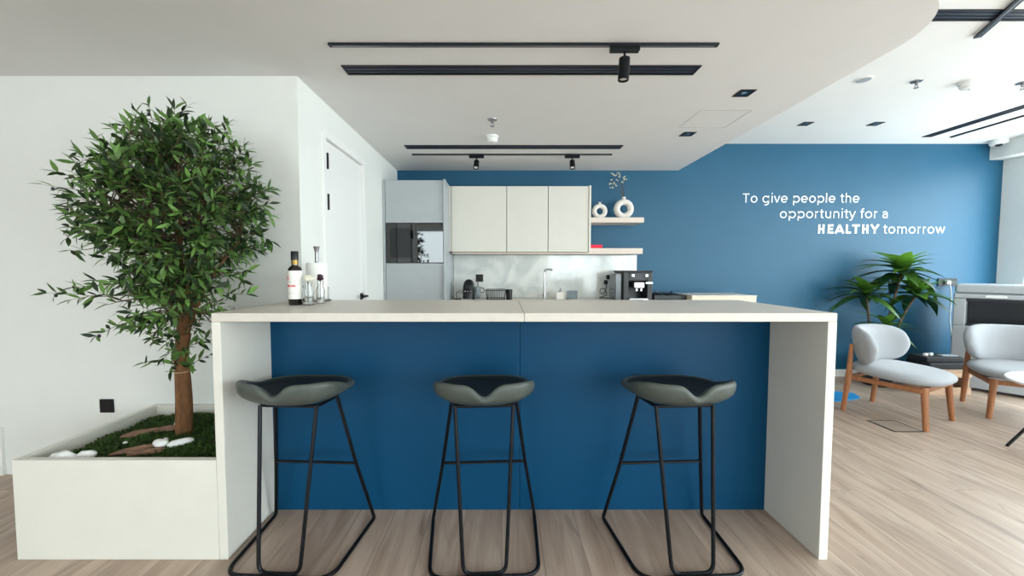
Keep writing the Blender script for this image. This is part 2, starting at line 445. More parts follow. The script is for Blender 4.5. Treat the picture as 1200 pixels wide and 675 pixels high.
b = nb()
nx, ny = 46, 34
ax0, ax1, ay0, ay1 = PX0 + .033, PX1 - .023, BY0 + .033, BY1 - .033
g = [[b.verts.new((ax0 + (ax1 - ax0) * i / nx, ay0 + (ay1 - ay0) * j / ny, ground_z(ax0 + (ax1 - ax0) * i / nx, ay0 + (ay1 - ay0) * j / ny))) for j in range(ny + 1)] for i in range(nx + 1)]
for i in range(nx):
    for j in range(ny): b.faces.new((g[i][j], g[i + 1][j], g[i + 1][j + 1], g[i][j + 1]))
for _ in range(6500):
    x, y = random.uniform(ax0 + .01, ax1 - .01), random.uniform(ay0 + .01, ay1 - .01)
    z = ground_z(x, y) - .002
    a = random.uniform(0, 2 * PI); l = random.uniform(.012, .03); w = random.uniform(.003, .006)
    dx, dy = math.cos(a), math.sin(a); hh = random.uniform(.006, .02)
    q = [(x - dy * w, y + dx * w, z), (x + dy * w, y - dx * w, z), (x + dx * l * .6 + dy * w * .8, y + dy * l * .6 - dx * w * .8, z + hh), (x + dx * l * .6 - dy * w * .8, y + dy * l * .6 + dx * w * .8, z + hh)]
    tip = (x + dx * l, y + dy * l, z + hh * .9)
    q = [b.verts.new((min(max(p[0], ax0), ax1), min(max(p[1], ay0), ay1), p[2])) for p in q]
    tip = b.verts.new((min(max(tip[0], ax0), ax1), min(max(tip[1], ay0), ay1), tip[2]))
    b.faces.new(q); b.faces.new((q[3], q[2], tip))
tag(obj('moss', b, M_MOSS, smooth=False), 'dark green moss covering the soil in the white planter', 'moss', kind='stuff')

# bark pieces and pebbles lying on the moss
chips = [(-1.90, 2.02, .075, .022, .6, 'brown bark chip on the moss, left of the trunk and farther back'),
         (-1.80, 2.07, .060, .026, .25, 'brown bark chip lying between the leftmost bark chip and the trunk'),
         (-1.76, 1.83, .085, .020, .55, 'long brown bark chip on the moss in front of the trunk'),
         (-1.68, 1.82, .080, .016, .2, 'thin brown bark chip nearest the planter front, left of the trunk'),
         (-1.37, 2.19, .070, .025, .5, 'reddish bark chip on the moss beside the bar end, behind the trunk'),
         (-1.345, 1.90, .060, .022, .1, 'brown bark chip on the moss beside the bar end, level with the trunk')]
for x, y, l, w, a, lab in chips:
    b = nb(); blob(b, (0, 0, 0), (l, w, .012), seed=x * 9, amp=.6, seg=12, rings=6)
    o = obj('bark_chip', b, M_CHIP); o.location = (x, y, ground_z(x, y) + .014); o.rotation_euler = (.12, -.08, a)
    tag(o, lab, 'bark', 'bark chips on the moss in the planter')
stones = [(-2.015, 1.760, .062, .030, .036, 0, 'largest flat white pebble at the front left corner of the planter'),
          (-1.925, 1.780, .038, .018, .026, .5, 'white pebble touching the largest pebble at the front left of the planter'),
          (-1.745, 2.10, .032, .026, .026, 0, 'round white pebble behind and left of the tree trunk'),
          (-1.655, 1.865, .036, .024, .022, 0, 'white pebble at the foot of the trunk, left of the long one'),
          (-1.575, 1.885, .052, .02, .02, .6, 'long white pebble at the foot of the trunk, leaning to the right'),
          (-1.86, 1.90, .010, .009, .009, 0, 'tiny white pebble on the moss in the left half of the planter'),
          (-1.685, 1.93, .011, .010, .011, 0, 'tiny white pebble just left of the trunk foot'),
          (-1.79, 2.09, .018, .012, .009, 0, 'small flat white pebble on the moss behind the bark chips'),
          (-1.312, 1.885, .016, .014, .014, 0, 'small white pebble beside the bar end panel')]
for x, y, rx, ry, rz_, a, lab in stones:
    b = nb(); blob(b, (0, 0, 0), (rx, ry, rz_), seed=x * 7, amp=.25, rot=a)
    o = obj('pebble', b, M_STONE, smooth=True, angle=180); o.location = (x, y, ground_z(x, y) + rz_ * .75 + .006)
    tag(o, lab, 'pebble', 'white pebbles in the planter')

TX, TY = -1.655, 2.03
def add_leaf(bm, tl, p, d, n, L, w, tint, curl=.25, segs=3, fold=.15):
    d = d.normalized(); s = d.cross(n)
    if s.length < 1e-5: s = d.orthogonal()
    s.normalize(); n = s.cross(d).normalized()
    prev = None
    prof = [0.0, .8, 1.0, .7, 0.0] if segs == 4 else ([0.12, 1.0, .85, 0.0] if segs == 3 else [0.3] + [math.sin(PI * (i / segs) ** .75) for i in range(1, segs)] + [0.0])
    for i in range(segs + 1):
        t = i / segs
        c = p + d * (L * t) - n * (curl * L * t * t)
        ww = w * prof[i]
        if ww < 1e-6:
            vs = [bm.verts.new(c)]
        else:
            vs = [bm.verts.new(c - s * ww + n * ww * fold), bm.verts.new(c), bm.verts.new(c + s * ww + n * ww * fold)]
        for v in vs: v[tl] = tint
        if prev:
            if len(prev) == 3 and len(vs) == 3:
                bm.faces.new((prev[0], prev[1], vs[1], vs[0])); bm.faces.new((prev[1], prev[2], vs[2], vs[1]))
            elif len(prev) == 3 and len(vs) == 1:
                bm.faces.new((prev[0], prev[1], vs[0])); bm.faces.new((prev[1], prev[2], vs[0]))
            elif len(prev) == 1 and len(vs) == 3:
                bm.faces.new((prev[0], vs[1], vs[0])); bm.faces.new((prev[0], vs[2], vs[1]))
        prev = vs

tree = thing('olive_tree', 'bushy indoor olive tree with a brown trunk growing from the white planter', 'tree', (TX, TY, .40))
O = Vector((TX, TY, .40))
b = nb()
tp = [(-.022, 0, -.02), (-.025, 0, .06), (-.018, .005, .18), (-.012, .0, .33), (-.016, .0, .46), (.005, .0, .56)]
rings = []
for i, p in enumerate(fillet(tp, .08, 4)):
    z = p.z; r = .036 - .005 * min(1, z / .5) + (.008 if z < .03 else 0)
    rings.append([(p.x + r * (1 + .14 * math.sin(3 * t + z * 5) + .06 * math.sin(7 * t - z * 9)) * math.cos(t), p.y + r * (1 + .14 * math.sin(3 * t + z * 5)) * math.sin(t), p.z) for t in [2 * PI * k / 18 for k in range(18)]])
ring_loft(b, rings); obj('trunk', b, M_BARK, tree, smooth=True, angle=80)
b = nb(); tube(b, [(-.013 + .0345 * math.cos(t), .0345 * math.sin(t), .365) for t in [2 * PI * k / 16 for k in range(16)]], .003, 6, closed=True); obj('plant_tie', b, M_CRATE, tree, smooth=True)
CC = Vector((-.018, .0, 1.19)); CR = Vector((.44, .315, .53))    # crown centre and radii, about the trunk foot
mains = []
for (ex, ey, ez, r) in ((-.30, .02, 1.05, .013), (-.12, .10, 1.35, .018), (.12, .04, 1.35, .018), (.24, .10, 1.05, .012), (-.05, -.05, 1.1, .014), (.03, .18, 1.05, .012), (-.42, .06, 1.2, .009), (-.02, .03, 1.6, .011)):
    b = nb()
    st = Vector((.0, 0, .50)); en = Vector((ex, ey, ez))
    mid = Vector((ex * .22, ey * .3, st.z + (en.z - st.z) * .55))
    pts = [st * (1 - t) ** 2 + mid * 2 * t * (1 - t) + en * t * t for t in [k / 10 for k in range(11)]]
    tube(b, pts, r, 8, taper=.004); obj('branch', b, M_BARK, tree, smooth=True)
    mains.append(pts)
bl = nb(); tl = bl.verts.layers.float.new('tint'); bt = nb()
rnd = random.Random(11)
olives = []
def inside(p, k=1.0):
    q = p - CC
    rz = CR.z
    rx = CR.x * (1 if q.z > -.1 else max(.5, 1 - (-.1 - q.z) * .75))
    return (q.x / (rx * k)) ** 2 + (q.y / (CR.y * k)) ** 2 + (q.z / (rz * k)) ** 2 < 1
def blocked(p):
    return p.x + O.x > -1.29 and p.z + O.z < 1.135
allm = [q for m in mains for q in m[3:]]
def limb(p):
    q = min(allm, key=lambda m: (m - p).length + (.3 if m.z > p.z else 0))
    mid = q.lerp(p, .5) + Vector((0, 0, .03))
    tube(bt, [q * (1 - t) ** 2 + mid * 2 * t * (1 - t) + p * t * t for t in (0, .25, .5, .75, 1)], .0035, 4, taper=.0022)
def twig(st, d, n_seg, step, leafL, dens=1.0, droop=.08):
    pts = [st]; d = d.normalized()
    for i in range(n_seg):
        d = (d + Vector((rnd.uniform(-.22, .22), rnd.uniform(-.22, .22), rnd.uniform(-.2, .2) - droop * .4))).normalized()
        nxt = pts[-1] + d * step
        nxt.y = min(nxt.y, .345)
        if blocked(nxt): break
        pts.append(nxt)
    if len(pts) < 2: return [st, st]
    tube(bt, pts, .0022, 4, taper=.0008)
    for i in range(1, len(pts)):
        dd = (pts[i] - pts[i - 1]).normalized()
        for sgn in (-1, 1):
            if rnd.random() > dens: continue
            side = dd.cross(Vector((rnd.uniform(-1, 1), rnd.uniform(-1, 1), rnd.uniform(-1, 1))))
            if side.length < .1: continue
            side.normalize()
            ld = dd * rnd.uniform(.3, .9) + side * sgn * .8 + Vector((0, -.08, .05))
            nn = Vector((rnd.uniform(-.6, .6), rnd.uniform(-.9, .2), rnd.uniform(.2, 1)))
            p = pts[i] + Vector((0, 0, 0))
            L = leafL * rnd.uniform(.75, 1.25)
            if blocked(p + ld.normalized() * L) or blocked(p): continue
            if p.y + ld.normalized().y * L > .375: ld.y = -abs(ld.y)
            add_leaf(bl, tl, p, ld, nn, L, L * rnd.uniform(.125, .165), rnd.random() ** 1.5 * .75, curl=rnd.uniform(-.1, .3))
    if not blocked(pts[-1] + d * leafL): add_leaf(bl, tl, pts[-1], d if pts[-1].y < .3 else Vector((d.x, -abs(d.y), d.z)), Vector((0, -.5, 1)), leafL, leafL * .13, rnd.random() * .7)
    return pts
count = 0
while count < 640:
    q = Vector((rnd.uniform(-1, 1), rnd.uniform(-1, 1), rnd.uniform(-1, 1)))
    p = CC + Vector((q.x * CR.x, q.y * CR.y, q.z * CR.z))
    if not inside(p, .90): continue
    if q.length < .35 and rnd.random() < .5: continue
    if mnoise.noise(p * 6.5) < -.22: continue
    out = (p - CC); out = Vector((out.x / CR.x, out.y / CR.y * .8, out.z / CR.z))
    d = out.normalized() * .9 + Vector((rnd.uniform(-.5, .5), rnd.uniform(-.5, .5), rnd.uniform(-.1, .6)))
    p0 = p - d.normalized() * .06
    if blocked(p0): continue
    limb(p0)
    twig(p0, d, rnd.randint(3, 5), .027, .060, .92)
    count += 1
# straggling sprigs that leave the crown
for (x, y, z, dx, dy, dz, n) in ((-.50, 0, 1.30, -1, -.1, .25, 4), (-.46, -.02, 1.22, -1, 0, .0, 4), (-.36, -.05, .76, -1, -.2, .05, 6), (-.26, -.05, .62, -.8, -.2, -.1, 5), (-.12, 0, 1.66, -.2, 0, 1, 2), (.0, 0, 1.64, .4, 0, .8, 3), (-.31, 0, 1.50, -.7, 0, .8, 3), (.36, -.05, 1.12, 1, -.2, .1, 3), (.32, -.05, .88, 1, -.3, -.1, 3), (.25, -.05, .78, 1, -.3, -.1, 4), (.18, 0, 1.58, .5, 0, .8, 3), (-.48, 0, 1.0, -1, 0, -.1, 4), (-.45, .05, 1.47, -1, 0, .5, 4)):
    limb(Vector((x, y, z)))
    pts = twig(Vector((x, y, z)), Vector((dx, dy, dz)), n, .034, .06, .9)
    olives.append(pts[-2])
# dense low foliage where the trunk forks
for k in range(70):
    p = Vector((rnd.uniform(-.28, .24), rnd.uniform(-.22, .12), rnd.uniform(.60, .88)))
    if abs(p.x) > (p.z - .42) * .75 or blocked(p): continue
    limb(p); twig(p, Vector((p.x * 2, -.25 + p.y, rnd.uniform(-.1, .5))), rnd.randint(3, 4), .027, .060, .92)
# low shoots on the trunk
for k in range(26):
    a = rnd.uniform(0, 2 * PI); z = rnd.uniform(.36, .66)
    d = Vector((math.cos(a), math.sin(a) * .7, rnd.uniform(-.1, .7)))
    st = Vector((-.012 + .04 * math.cos(a), .04 * math.sin(a), z))
    twig(st, d, rnd.randint(3, 5), .036 if z > .45 else .028, .058, .85, .2)
obj('twigs', bt, M_TWIG, tree)
obj('foliage', bl, M_OLEAF, tree, smooth=True, angle=180)
for p in olives[:9]:
    b = nb(); blob(b, tuple(p + Vector((0, -.006, -.012))), (.007, .007, .010), amp=.05, seg=8, rings=6); obj('olive_fruit', b, M_OLIVE, tree, smooth=True, angle=180)

# ------------------------------------------------------------------ bar stools
def make_stool(label):
    t = thing('bar_stool', label, 'stool', group='bar stools in front of the blue panel')
    # padded shell seat with split back rim
    seg = 72
    prof_n = None; rings = []
    def R(th):
        c, s = abs(math.cos(th)), abs(math.sin(th))
        ry = .20 if math.sin(th) < 0 else .185
        return 1 / ((c / .220) ** 2.7 + (s / ry) ** 2.7) ** (1 / 2.7)
    def ss(a, bb, x):
        x = min(1, max(0, (x - a) / (bb - a))); return x * x * (3 - 2 * x)
    cols = []
    for k in range(seg):
        th = 2 * PI * k / seg
        s = math.sin(th)
        ph = (th - 1.5 * PI)
        rim = .730 + .058 * ss(-.25, .72, -s) - .006 * max(0, s)
        notch = math.exp(-(abs(ph) / .21) ** 2.4)
        rim -= .052 * notch
        base = .706
        hgt = rim - base
        r = R(th)
        out = 1.0 + .05 * ss(0, .8, -s)
        rp = [(.22, base), (.48, base + .004), (.70, base + .10 * hgt), (.84, base + .42 * hgt), (.92, base + .78 * hgt), (.965 * out, base + .97 * hgt), (1.0 * out, rim), (1.035 * out, rim - .010), (1.04 * out, rim - .024), (1.015 * out, base + .30 * hgt - .006), (.93, base - .012 + .08 * hgt), (.74, .676), (.5, .668), (.22, .666)]
        cols.append([(q * r * math.cos(th), q * r * s, z) for q, z in rp])
    up_ = .036
    rings = [[(cols[k][i][0], cols[k][i][1], cols[k][i][2] + up_) for k in range(seg)] for i in range(len(cols[0]))]
    b = nb(); ring_loft(b, rings[4:], cap0=False)
    obj('seat_shell', b, M_LEATHER, t, sub=1, smooth=True)
    b = nb(); ring_loft(b, rings[:5], cap1=False)
    obj('seat_pad', b, M_PAD, t, sub=1, smooth=True)
    r = .0085
    b = nb()
    pts = fillet([(-.13, -.10, .698), (.13, -.10, .698), (.15, .05, .698), (-.15, .05, .698)], .03, 5, closed=True)
    tube(b, pts, .008, 10, closed=True); obj('seat_ring', b, M_BLK, t, smooth=True)
    # front legs: one bent rod each side meeting in the floor bar
    for sg in (-1, 1):
        b = nb(); tube(b, fillet([(sg * .128, -.10, .698), (sg * .090, -.197, r), (0, -.197, r)], [0, .045, 0], 8), r, 10)
        obj('leg', b, M_BLK, t, smooth=True)
        b = nb(); tube(b, [(sg * .15, .045, .698), (sg * .205, .118, .335), (sg * .262, .192, .018)], r, 10)
        obj('leg', b, M_BLK, t, smooth=True)
    b = nb(); tube(b, [(-.209, .118, .335), (.209, .118, .335)], .0075, 10); obj('footrest', b, M_BLK, t, smooth=True)
    b = nb()
    tube(b, fillet([(-.262, .192, .018), (-.263, .185, r), (-.232, -.215, r), (.232, -.215, r), (.263, .185, r), (.262, .192, .018)], [0, .004, .075, .075, .004, 0], 8), r, 10)
    obj('floor_runner', b, M_BLK, t, smooth=True)
    return t
st = make_stool('olive grey leather bar stool beside the left end panel of the bar')
st.location = (-.935, 1.80, 0); st.rotation_euler = (0, 0, -.05)
dup(st, (-.082, 1.80, 0), 'olive grey leather bar stool in the middle of the bar, below the worktop seam', .05)
dup(st, (.80, 1.80, 0), 'olive grey leather bar stool nearest the right end panel of the bar', .05)

# ------------------------------------------------------------------ things on the bar
bo = thing('bottle', 'dark glass oil bottle with a white label at the left end of the bar', 'bottle', (-1.100, 2.09, BZ))
b = nb(); lathe(b, [(.001, 0), (.031, 0), (.0345, .005), (.0345, .180), (.033, .192), (.026, .202), (.0155, .210), (.0145, .235), (.001, .236)], 28); obj('body', b, M_BOTTLE, bo, smooth=True)
b = nb(); rings = [[((.0352) * math.cos(t), .0352 * math.sin(t), z) for t in [2 * PI * k / 40 for k in range(40)]] for z in (.032, .182)]
ring_loft(b, rings, False, False); lb = obj('label', b, M_PAPER, bo, smooth=True)
def lab_patch(a0, a1, z0, z1, m, nm):
    b = nb(); n = 8
    rr = [[(.0358 * math.sin(a0 + (a1 - a0) * i / n), -.0358 * math.cos(a0 + (a1 - a0) * i / n), z) for i in range(n + 1)] for z in (z0, z1)]
    A = [b.verts.new(p) for p in rr[0]]; B = [b.verts.new(p) for p in rr[1]]
    for i in range(n): b.faces.new((A[i], A[i + 1], B[i + 1], B[i]))
    return b
b = nb()
rb = lambda a, z: (.0359 * math.sin(a), -.0359 * math.cos(a), z)
tube(b, [rb(-.75 + .24 * math.cos(t), .142 + .010 * math.sin(t)) for t in [1.9 * PI * k / 14 for k in range(15)]], .0011, 5)
tube(b, [rb(-.65, .150), rb(-.5, .138), rb(-.3, .136)], .0011, 5)
obj('label_emblem', b, M_LABRED, lb)
b = nb()
for a in (-.62, -.32, .06, .36):
    tube(b, [rb(a - .1, .096), rb(a - .1, .108)], .0015, 5); tube(b, [rb(a + .08, .096), rb(a + .08, .108)], .0015, 5); tube(b, [rb(a - .1, .102), rb(a + .08, .102)], .0013, 5)
obj('label_lettering', b, M_LABRED, lb)
b = lab_patch(-.7, -.05, .062, .064, None, ''); obj('label_small_print', b, M_LABGREY, lb)
b = lab_patch(-.7, -.1, .122, .124, None, ''); obj('label_small_print', b, M_LABGREY, lb)
b = nb(); lathe(b, [(.001, .215), (.0168, .215), (.0168, .238), (.001, .238)], 24); obj('neck_collar', b, M_GOLD, bo, smooth=True)
b = nb(); lathe(b, [(.001, .238), (.0185, .238), (.0185, .282), (.0165, .285), (.001, .285)], 24); obj('cap', b, M_BLKP, bo, smooth=True)

ph = thing('paper_towel_holder', 'steel upright paper towel holder with a round base on the bar', 'holder', (-1.098, 2.335, BZ))
b = nb(); lathe(b, [(.001, 0), (.074, 0), (.076, .004), (.072, .010), (.001, .011)], 36); obj('base', b, M_STEEL, ph, smooth=True)
b = nb(); lathe(b, [(.001, .01), (.010, .01), (.010, .285), (.0115, .300), (.017, .318), (.018, .324), (.001, .326)], 20); obj('post', b, M_STEEL, ph, smooth=True)
b = nb(); tube(b, [(.066, 0, .008), (.066, 0, .085)], .003, 8); obj('arm', b, M_STEEL, ph, smooth=True)
pr = nb(); ring_loft(pr, [[(r_ * math.cos(2 * PI * k / 36), r_ * math.sin(2 * PI * k / 36), z_) for k in range(36)] for r_, z_ in ((.0185, .0), (.058, .0), (.059, .003), (.059, .211), (.058, .214), (.0185, .214))], closed=True)
o = obj('paper_towel_roll', pr, M_PAPER, smooth=True); o.location = (-1.098, 2.335, BZ + .0125); tag(o, 'white paper towel roll on the steel holder behind the glass vases', 'paper roll')

def vase(loc, r, h, label, fm, spread, n):
    t = thing('bud_vase', label, 'vase', loc, group='glass bud vases on the bar')
    b = nb(); lathe(b, [(.001, 0), (r, 0), (r, .006), (r * .86, .02), (r * .98, h * .55), (r * .62, h * .82), (r * .78, h), (r * .66, h), (r * .5, h * .82), (r * .84, h * .55), (r * .72, .016), (.001, .014)], 22); obj('glass', b, M_CLEAR, t, smooth=True)
    if n:
        b = nb()
        for k in range(n):
            a = rnd.uniform(0, 2 * PI); q = rnd.uniform(0, spread); blob(b, (q * math.cos(a), q * math.sin(a), h + .008 + rnd.uniform(0, .02)), (.013, .013, .010), seed=k, amp=.4, seg=8, rings=5)
        obj('flower_head', b, fm, t, smooth=True, angle=180)
        b = nb(); tube(b, [(0, 0, .02), (0, 0, h + .01)], .0022, 6); obj('flower_stem', b, M_TWIG, t)
    return t
vase((-1.030, 2.085, BZ), .029, .124, 'clear glass bud vase with ivory flowers, nearest the bar front edge', M_IVORY, .028, 14)
vase((-1.006, 2.175, BZ), .023, .126, 'clear glass bud vase with a dark purple flower, right of the ivory one', M_PURPLE, .014, 10)
sv = vase((-1.115, 2.185, BZ), .014, .085, 'small smoky glass vial between the bottle and the ivory flower vase', M_PURPLE, .0, 0)
sv['group'] = 'glass bud vases on the bar'
b = nb(); blob(b, (0, 0, .094), (.010, .010, .011), amp=.1, seg=10, rings=6); obj('stopper', b, M_PURPLE, sv, smooth=True, angle=180)

# black socket on the left wall
def socket(name, label, cat, loc, sz, m=M_BLKP, facing='y', grp=None):
    t = thing(name, label, cat, loc, group=grp)
    b = nb(); box(b, -sz / 2, sz / 2, -.009, 0, -sz / 2, sz / 2); obj('plate', b, m, t, bevel=.003)
    b = nb(); box(b, -sz * .33, sz * .33, -.0105, -.0091, -sz * .33, sz * .33); obj('insert', b, m, t, bevel=.0006)
    return t
socket('wall_socket', 'black square wall socket low on the white wall behind the planter', 'socket', (-2.474, YL, .442), .086)

# ------------------------------------------------------------------ kitchen run on the blue wall
YT = 4.10
tc_ = thing('tall_cabinet', 'tall cool grey oven housing cabinet at the left end of the kitchen', 'cabinet', (-.91, 4.4, 0))
TXL, TXR, TZ = -1.232, -.580, 2.215
b = nb()
box(b, TXL, TXL + .022, YT - .004, YB - .002, 0, TZ); box(b, TXR - .022, TXR, YT - .03, YB - .002, 0, TZ + .004)
box(b, TXL + .022, TXR - .022, YT + .03, YB - .002, 1.784, TZ); box(b, TXL + .022, TXR - .022, YT + .03, YB - .002, .08, 1.352); box(b, TXL + .022, TXR - .022, 4.62, YB - .002, 1.352, 1.784)
box(b, TXL + .022, TXR - .022, YT + .05, YB - .01, 0, .08)
P('carcass', b, M_GREYC, tc_, bevel=.002)
b = nb(); box(b, TXL + .026, TXR - .026, YT, YT + .022, 1.777, TZ - .002); P('door', b, M_GREYC, tc_, bevel=.003)
b = nb(); box(b, TXL + .026, TXR - .026, YT, YT + .022, .72, 1.358); P('door', b, M_GREYC, tc_, bevel=.003)
b = nb(); box(b, TXL + .026, TXR - .026, YT, YT + .022, .085, .714); P('door', b, M_GREYC, tc_, bevel=.003)
ov = thing('built_in_oven', 'black glass compact oven built into the tall grey cabinet', 'oven', (-.905, 4.3, 1.355))
OX0, OX1, OZ0, OZ1 = TXL + .028, TXR - .028, 1.364, 1.770
b = nb(); box(b, OX0, OX1, YT + .024, 4.6, OZ0, OZ1); P('body', b, M_BLKP, ov)
xs = OX0 + (OX1 - OX0) * .52
b = nb(); box(b, OX0, xs - .001, YT - .002, YT + .023, OZ0, OZ1); P('door_glass', b, M_BGLASS, ov, bevel=.002)
b = nb(); box(b, xs + .001, OX1, YT - .002, YT + .023, OZ0, OZ1); P('control_glass', b, M_BGLASS, ov, bevel=.002)
b = nb(); box(b, OX0 + .04, xs - .05, YT - .0035, YT - .0021, OZ0 + .05, OZ1 - .05); P('window_mesh', b, mat('oven_window', (16, 18, 20), .06, var=.05, spec=.6), ov)

CX = [(-.553, .052, 'widest cream wall cabinet next to the tall grey cabinet'), (.056, .506, 'cream wall cabinet in the middle of the three'), (.510, .952, 'cream wall cabinet beside the open shelves')]
YU, UZ0, UZ1 = 4.33, 1.492, 2.20
for i, (x0, x1, lab) in enumerate(CX):
    t = thing('wall_cabinet', lab, 'cabinet', ((x0 + x1) / 2, 4.5, UZ0), group='cream wall cabinets above the worktop')
    b = nb(); box(b, x0 + .001, x1 - .001, YU + .024, YB - .002, UZ0, UZ1 - .002); P('carcass', b, M_CREAM, t)
    b = nb(); box(b, x0 + .0015, x1 - .0015, YU, YU + .022, UZ0 - .006, UZ1); P('door', b, M_CREAM, t, bevel=.002)
    if i == 2:
        b = nb(); box(b, .9525, .975, YU - .012, YB - .002, UZ0 - .006, UZ1 + .006); P('end_panel', b, M_CREAM, t, bevel=.002)
b = nb(); box(b, -.578, -.556, YU + .004, YB - .002, UZ0, UZ1); 
o = obj('filler_strip', b, M_CREAM); tag(o, 'narrow cream filler strip between tall grey cabinet and wall cabinets', 'filler strip')
b = nb(); box(b, .976, 1.585, 4.40, YB - .001, 1.815, 1.872); o = obj('wall_shelf', b, M_SHELF, bevel=.003); tag(o, 'upper pale floating shelf holding two ring vases', 'shelf', 'floating shelves beside the wall cabinets')
b = nb(); box(b, -.553, 1.575, 4.40, YB - .001, 1.466, 1.4845); box(b, .976, 1.575, 4.40, YB - .001, 1.4846, 1.530); o = obj('wall_shelf', b, M_SHELF, bevel=.002); tag(o, 'lower pale floating shelf with a red box, running below the wall cabinets', 'shelf', 'floating shelves beside the wall cabinets')
b = nb(); box(b, -.575, 1.609, YB - .012, YB, .955, 1.463); o = struct('wall_backsplash', b, M_MARBLE)

# base cabinets and worktop (their tops show just behind the bar)
WZ = .955
for i, (x0, x1) in enumerate(((-.575, .052), (.056, .660), (.664, 1.30), (1.304, 1.98))):
    t = thing('base_cabinet', ['cream base cabinet below the coffee pod machine', 'cream base cabinet below the dish rack and tap', 'cream base cabinet below the soap dispenser', 'cream base cabinet below the bean coffee machine'][i], 'cabinet', ((x0 + x1) / 2, 4.4, 0), group='cream base cabinets along the blue wall')
    b = nb(); box(b, x0 + .001, x1 - .001, 4.124, YB - .002, .10, WZ - .0305); box(b, x0 + .001, x1 - .001, 4.17, YB - .05, 0, .0995); P('carcass', b, M_CREAM, t)
    b = nb(); box(b, x0 + .002, x1 - .002, 4.10, 4.122, .105, WZ - .034); P('door', b, M_CREAM, t, bevel=.002)
b = nb(); box(b, -.575, 1.984, 4.08, YB - .013, WZ - .03, WZ); o = obj('kitchen_worktop', b, M_TOP, bevel=.003); tag(o, 'pale kitchen worktop along the wall behind the bar', 'worktop')
t = thing('sideboard_cabinet', 'cream low cabinet with a grey top at the right end of the kitchen', 'cabinet', (2.33, 4.35, 0))
b = nb(); box(b, 1.99, 2.668, 4.10, 4.55, 0, 1.010); P('body', b, mat('warm_cream_cabinet', (226, 212, 186), .45, var=.015), t, bevel=.003)
b = nb(); box(b, 1.988, 2.672, 4.095, 4.555, 1.0105, 1.022); P('top', b, M_TOP, t, bevel=.002)

# ring vases and dried sprig
def ring_vase(loc, Ro, ri, th, label):
    t = thing('ring_vase', label, 'vase', loc, group='white ring vases on the upper shelf')
    b = nb(); Rc = (Ro + ri) / 2; rt = (Ro - ri) / 2
    rings = []
    for k in range(40):
        a = 2 * PI * k / 40
        rings.append([((Rc + rt * math.cos(u)) * math.cos(a), th * math.sin(u), Ro * .96 + (Rc + rt * math.cos(u)) * math.sin(a)) for u in [2 * PI * j / 16 for j in range(16)]])
    ring_loft(b, rings, closed=True)
    for v in b.verts: v.co.z = max(v.co.z, 0)
    obj('body', b, M_CERAM, t, smooth=True, angle=60)
    b = nb(); n = rt * .62
    lathe(b, [(n * .95, Ro * 1.86), (n * .8, Ro * 1.98), (n, Ro * 2.16), (n * .75, Ro * 2.17), (n * .6, Ro * 1.95)], 18); obj('neck', b, M_CERAM, t, smooth=True)
    return t
ring_vase((1.118, 4.52, 1.8725), .086, .036, .036, 'smaller white ring shaped vase next to the cabinet side')
ring_vase((1.392, 4.52, 1.8725), .113, .045, .042, 'larger white ring shaped vase holding a dried sprig')
t = thing('dried_sprig', 'pale dried flower sprig standing in the larger ring vase', 'dried flowers', (1.392, 4.52, 2.075))
b = nb(); heads = []
for (hx, hz) in ((-.145, .235), (-.125, .285), (-.09, .29), (-.06, .275), (-.075, .24), (-.11, .21), (-.15, .19), (-.14, .15), (-.10, .17), (-.03, .205), (.02, .25), (-.01, .262), (-.06, .31), (-.13, .31)):
    e = Vector((hx, rnd.uniform(-.04, .04), hz)); m = Vector((hx * .25, 0, hz * .55))
    tube(b, [(0, 0, 0), tuple(m), tuple(e)], .0010, 4); heads.append(e)
obj('stems', b, M_TWIG, t)
for e in heads:
    b = nb()
    for k in range(3):
        blob(b, tuple(e + Vector((rnd.uniform(-.014, .014), rnd.uniform(-.01, .01), rnd.uniform(-.012, .012)))), (.010, .008, .008), seed=k + e.x * 40, amp=.4, seg=7, rings=5)
    obj('seed_head', b, M_DRY, t, smooth=True, angle=180)
b = nb(); box(b, .98, 1.13, 4.42, 4.52, 1.5305, 1.570); o = obj('red_box', b, M_RED, bevel=.004); tag(o, 'small flat red box on the lower shelf beside the cabinet', 'box')

# things along the kitchen worktop
socket('wall_socket', 'black square socket on the backsplash above the coffee pod machine cord', 'socket', (-.266, YB - .0125, 1.19), .088)
cm = thing('coffee_pod_machine', 'small rounded black coffee pod machine near the tall grey cabinet', 'coffee machine', (-.372, 4.42, WZ))
b = nb(); rings = []
for z, w, d, yo in ((0, .062, .11, 0), (.02, .066, .115, 0), (.10, .066, .10, .01), (.16, .062, .09, .015), (.20, .05, .075, .015), (.222, .03, .05, .015), (.228, .008, .015, .015)):
    rings.append([(x, y + yo, z) for x, y in sellipse(w, d, 2.8, 28)])
ring_loft(b, rings); obj('body', b, M_BLKP, cm, smooth=True)
b = nb(); box(b, -.028, .028, -.128, -.085, .115, .165); obj('spout', b, M_BLKP, cm, bevel=.01)
for x, m_ in ((-.03, 0), (0, 0), (.03, 0)):
    b = nb(); lathe(b, [(.001, 0), (.007, 0), (.007, .006), (.001, .006)], 12)
    o = obj('button', b, M_CHROME, cm, smooth=True); o.location = (x, -.118 if x else -.135, .098 if x else .098); o.rotation_euler = (PI / 2, 0, 0)
b = nb(); box(b, -.05, .05, -.16, -.10, 0, .018); obj('drip_tray', b, M_CHROME, cm, bevel=.004)
b = nb(); lathe(b, [(.001, 0), (.034, 0), (.036, .12), (.032, .135), (.001, .135)], 18); o = obj('water_tank', b, M_SMOKE, cm, smooth=True); o.location = (.095, .03, .01)
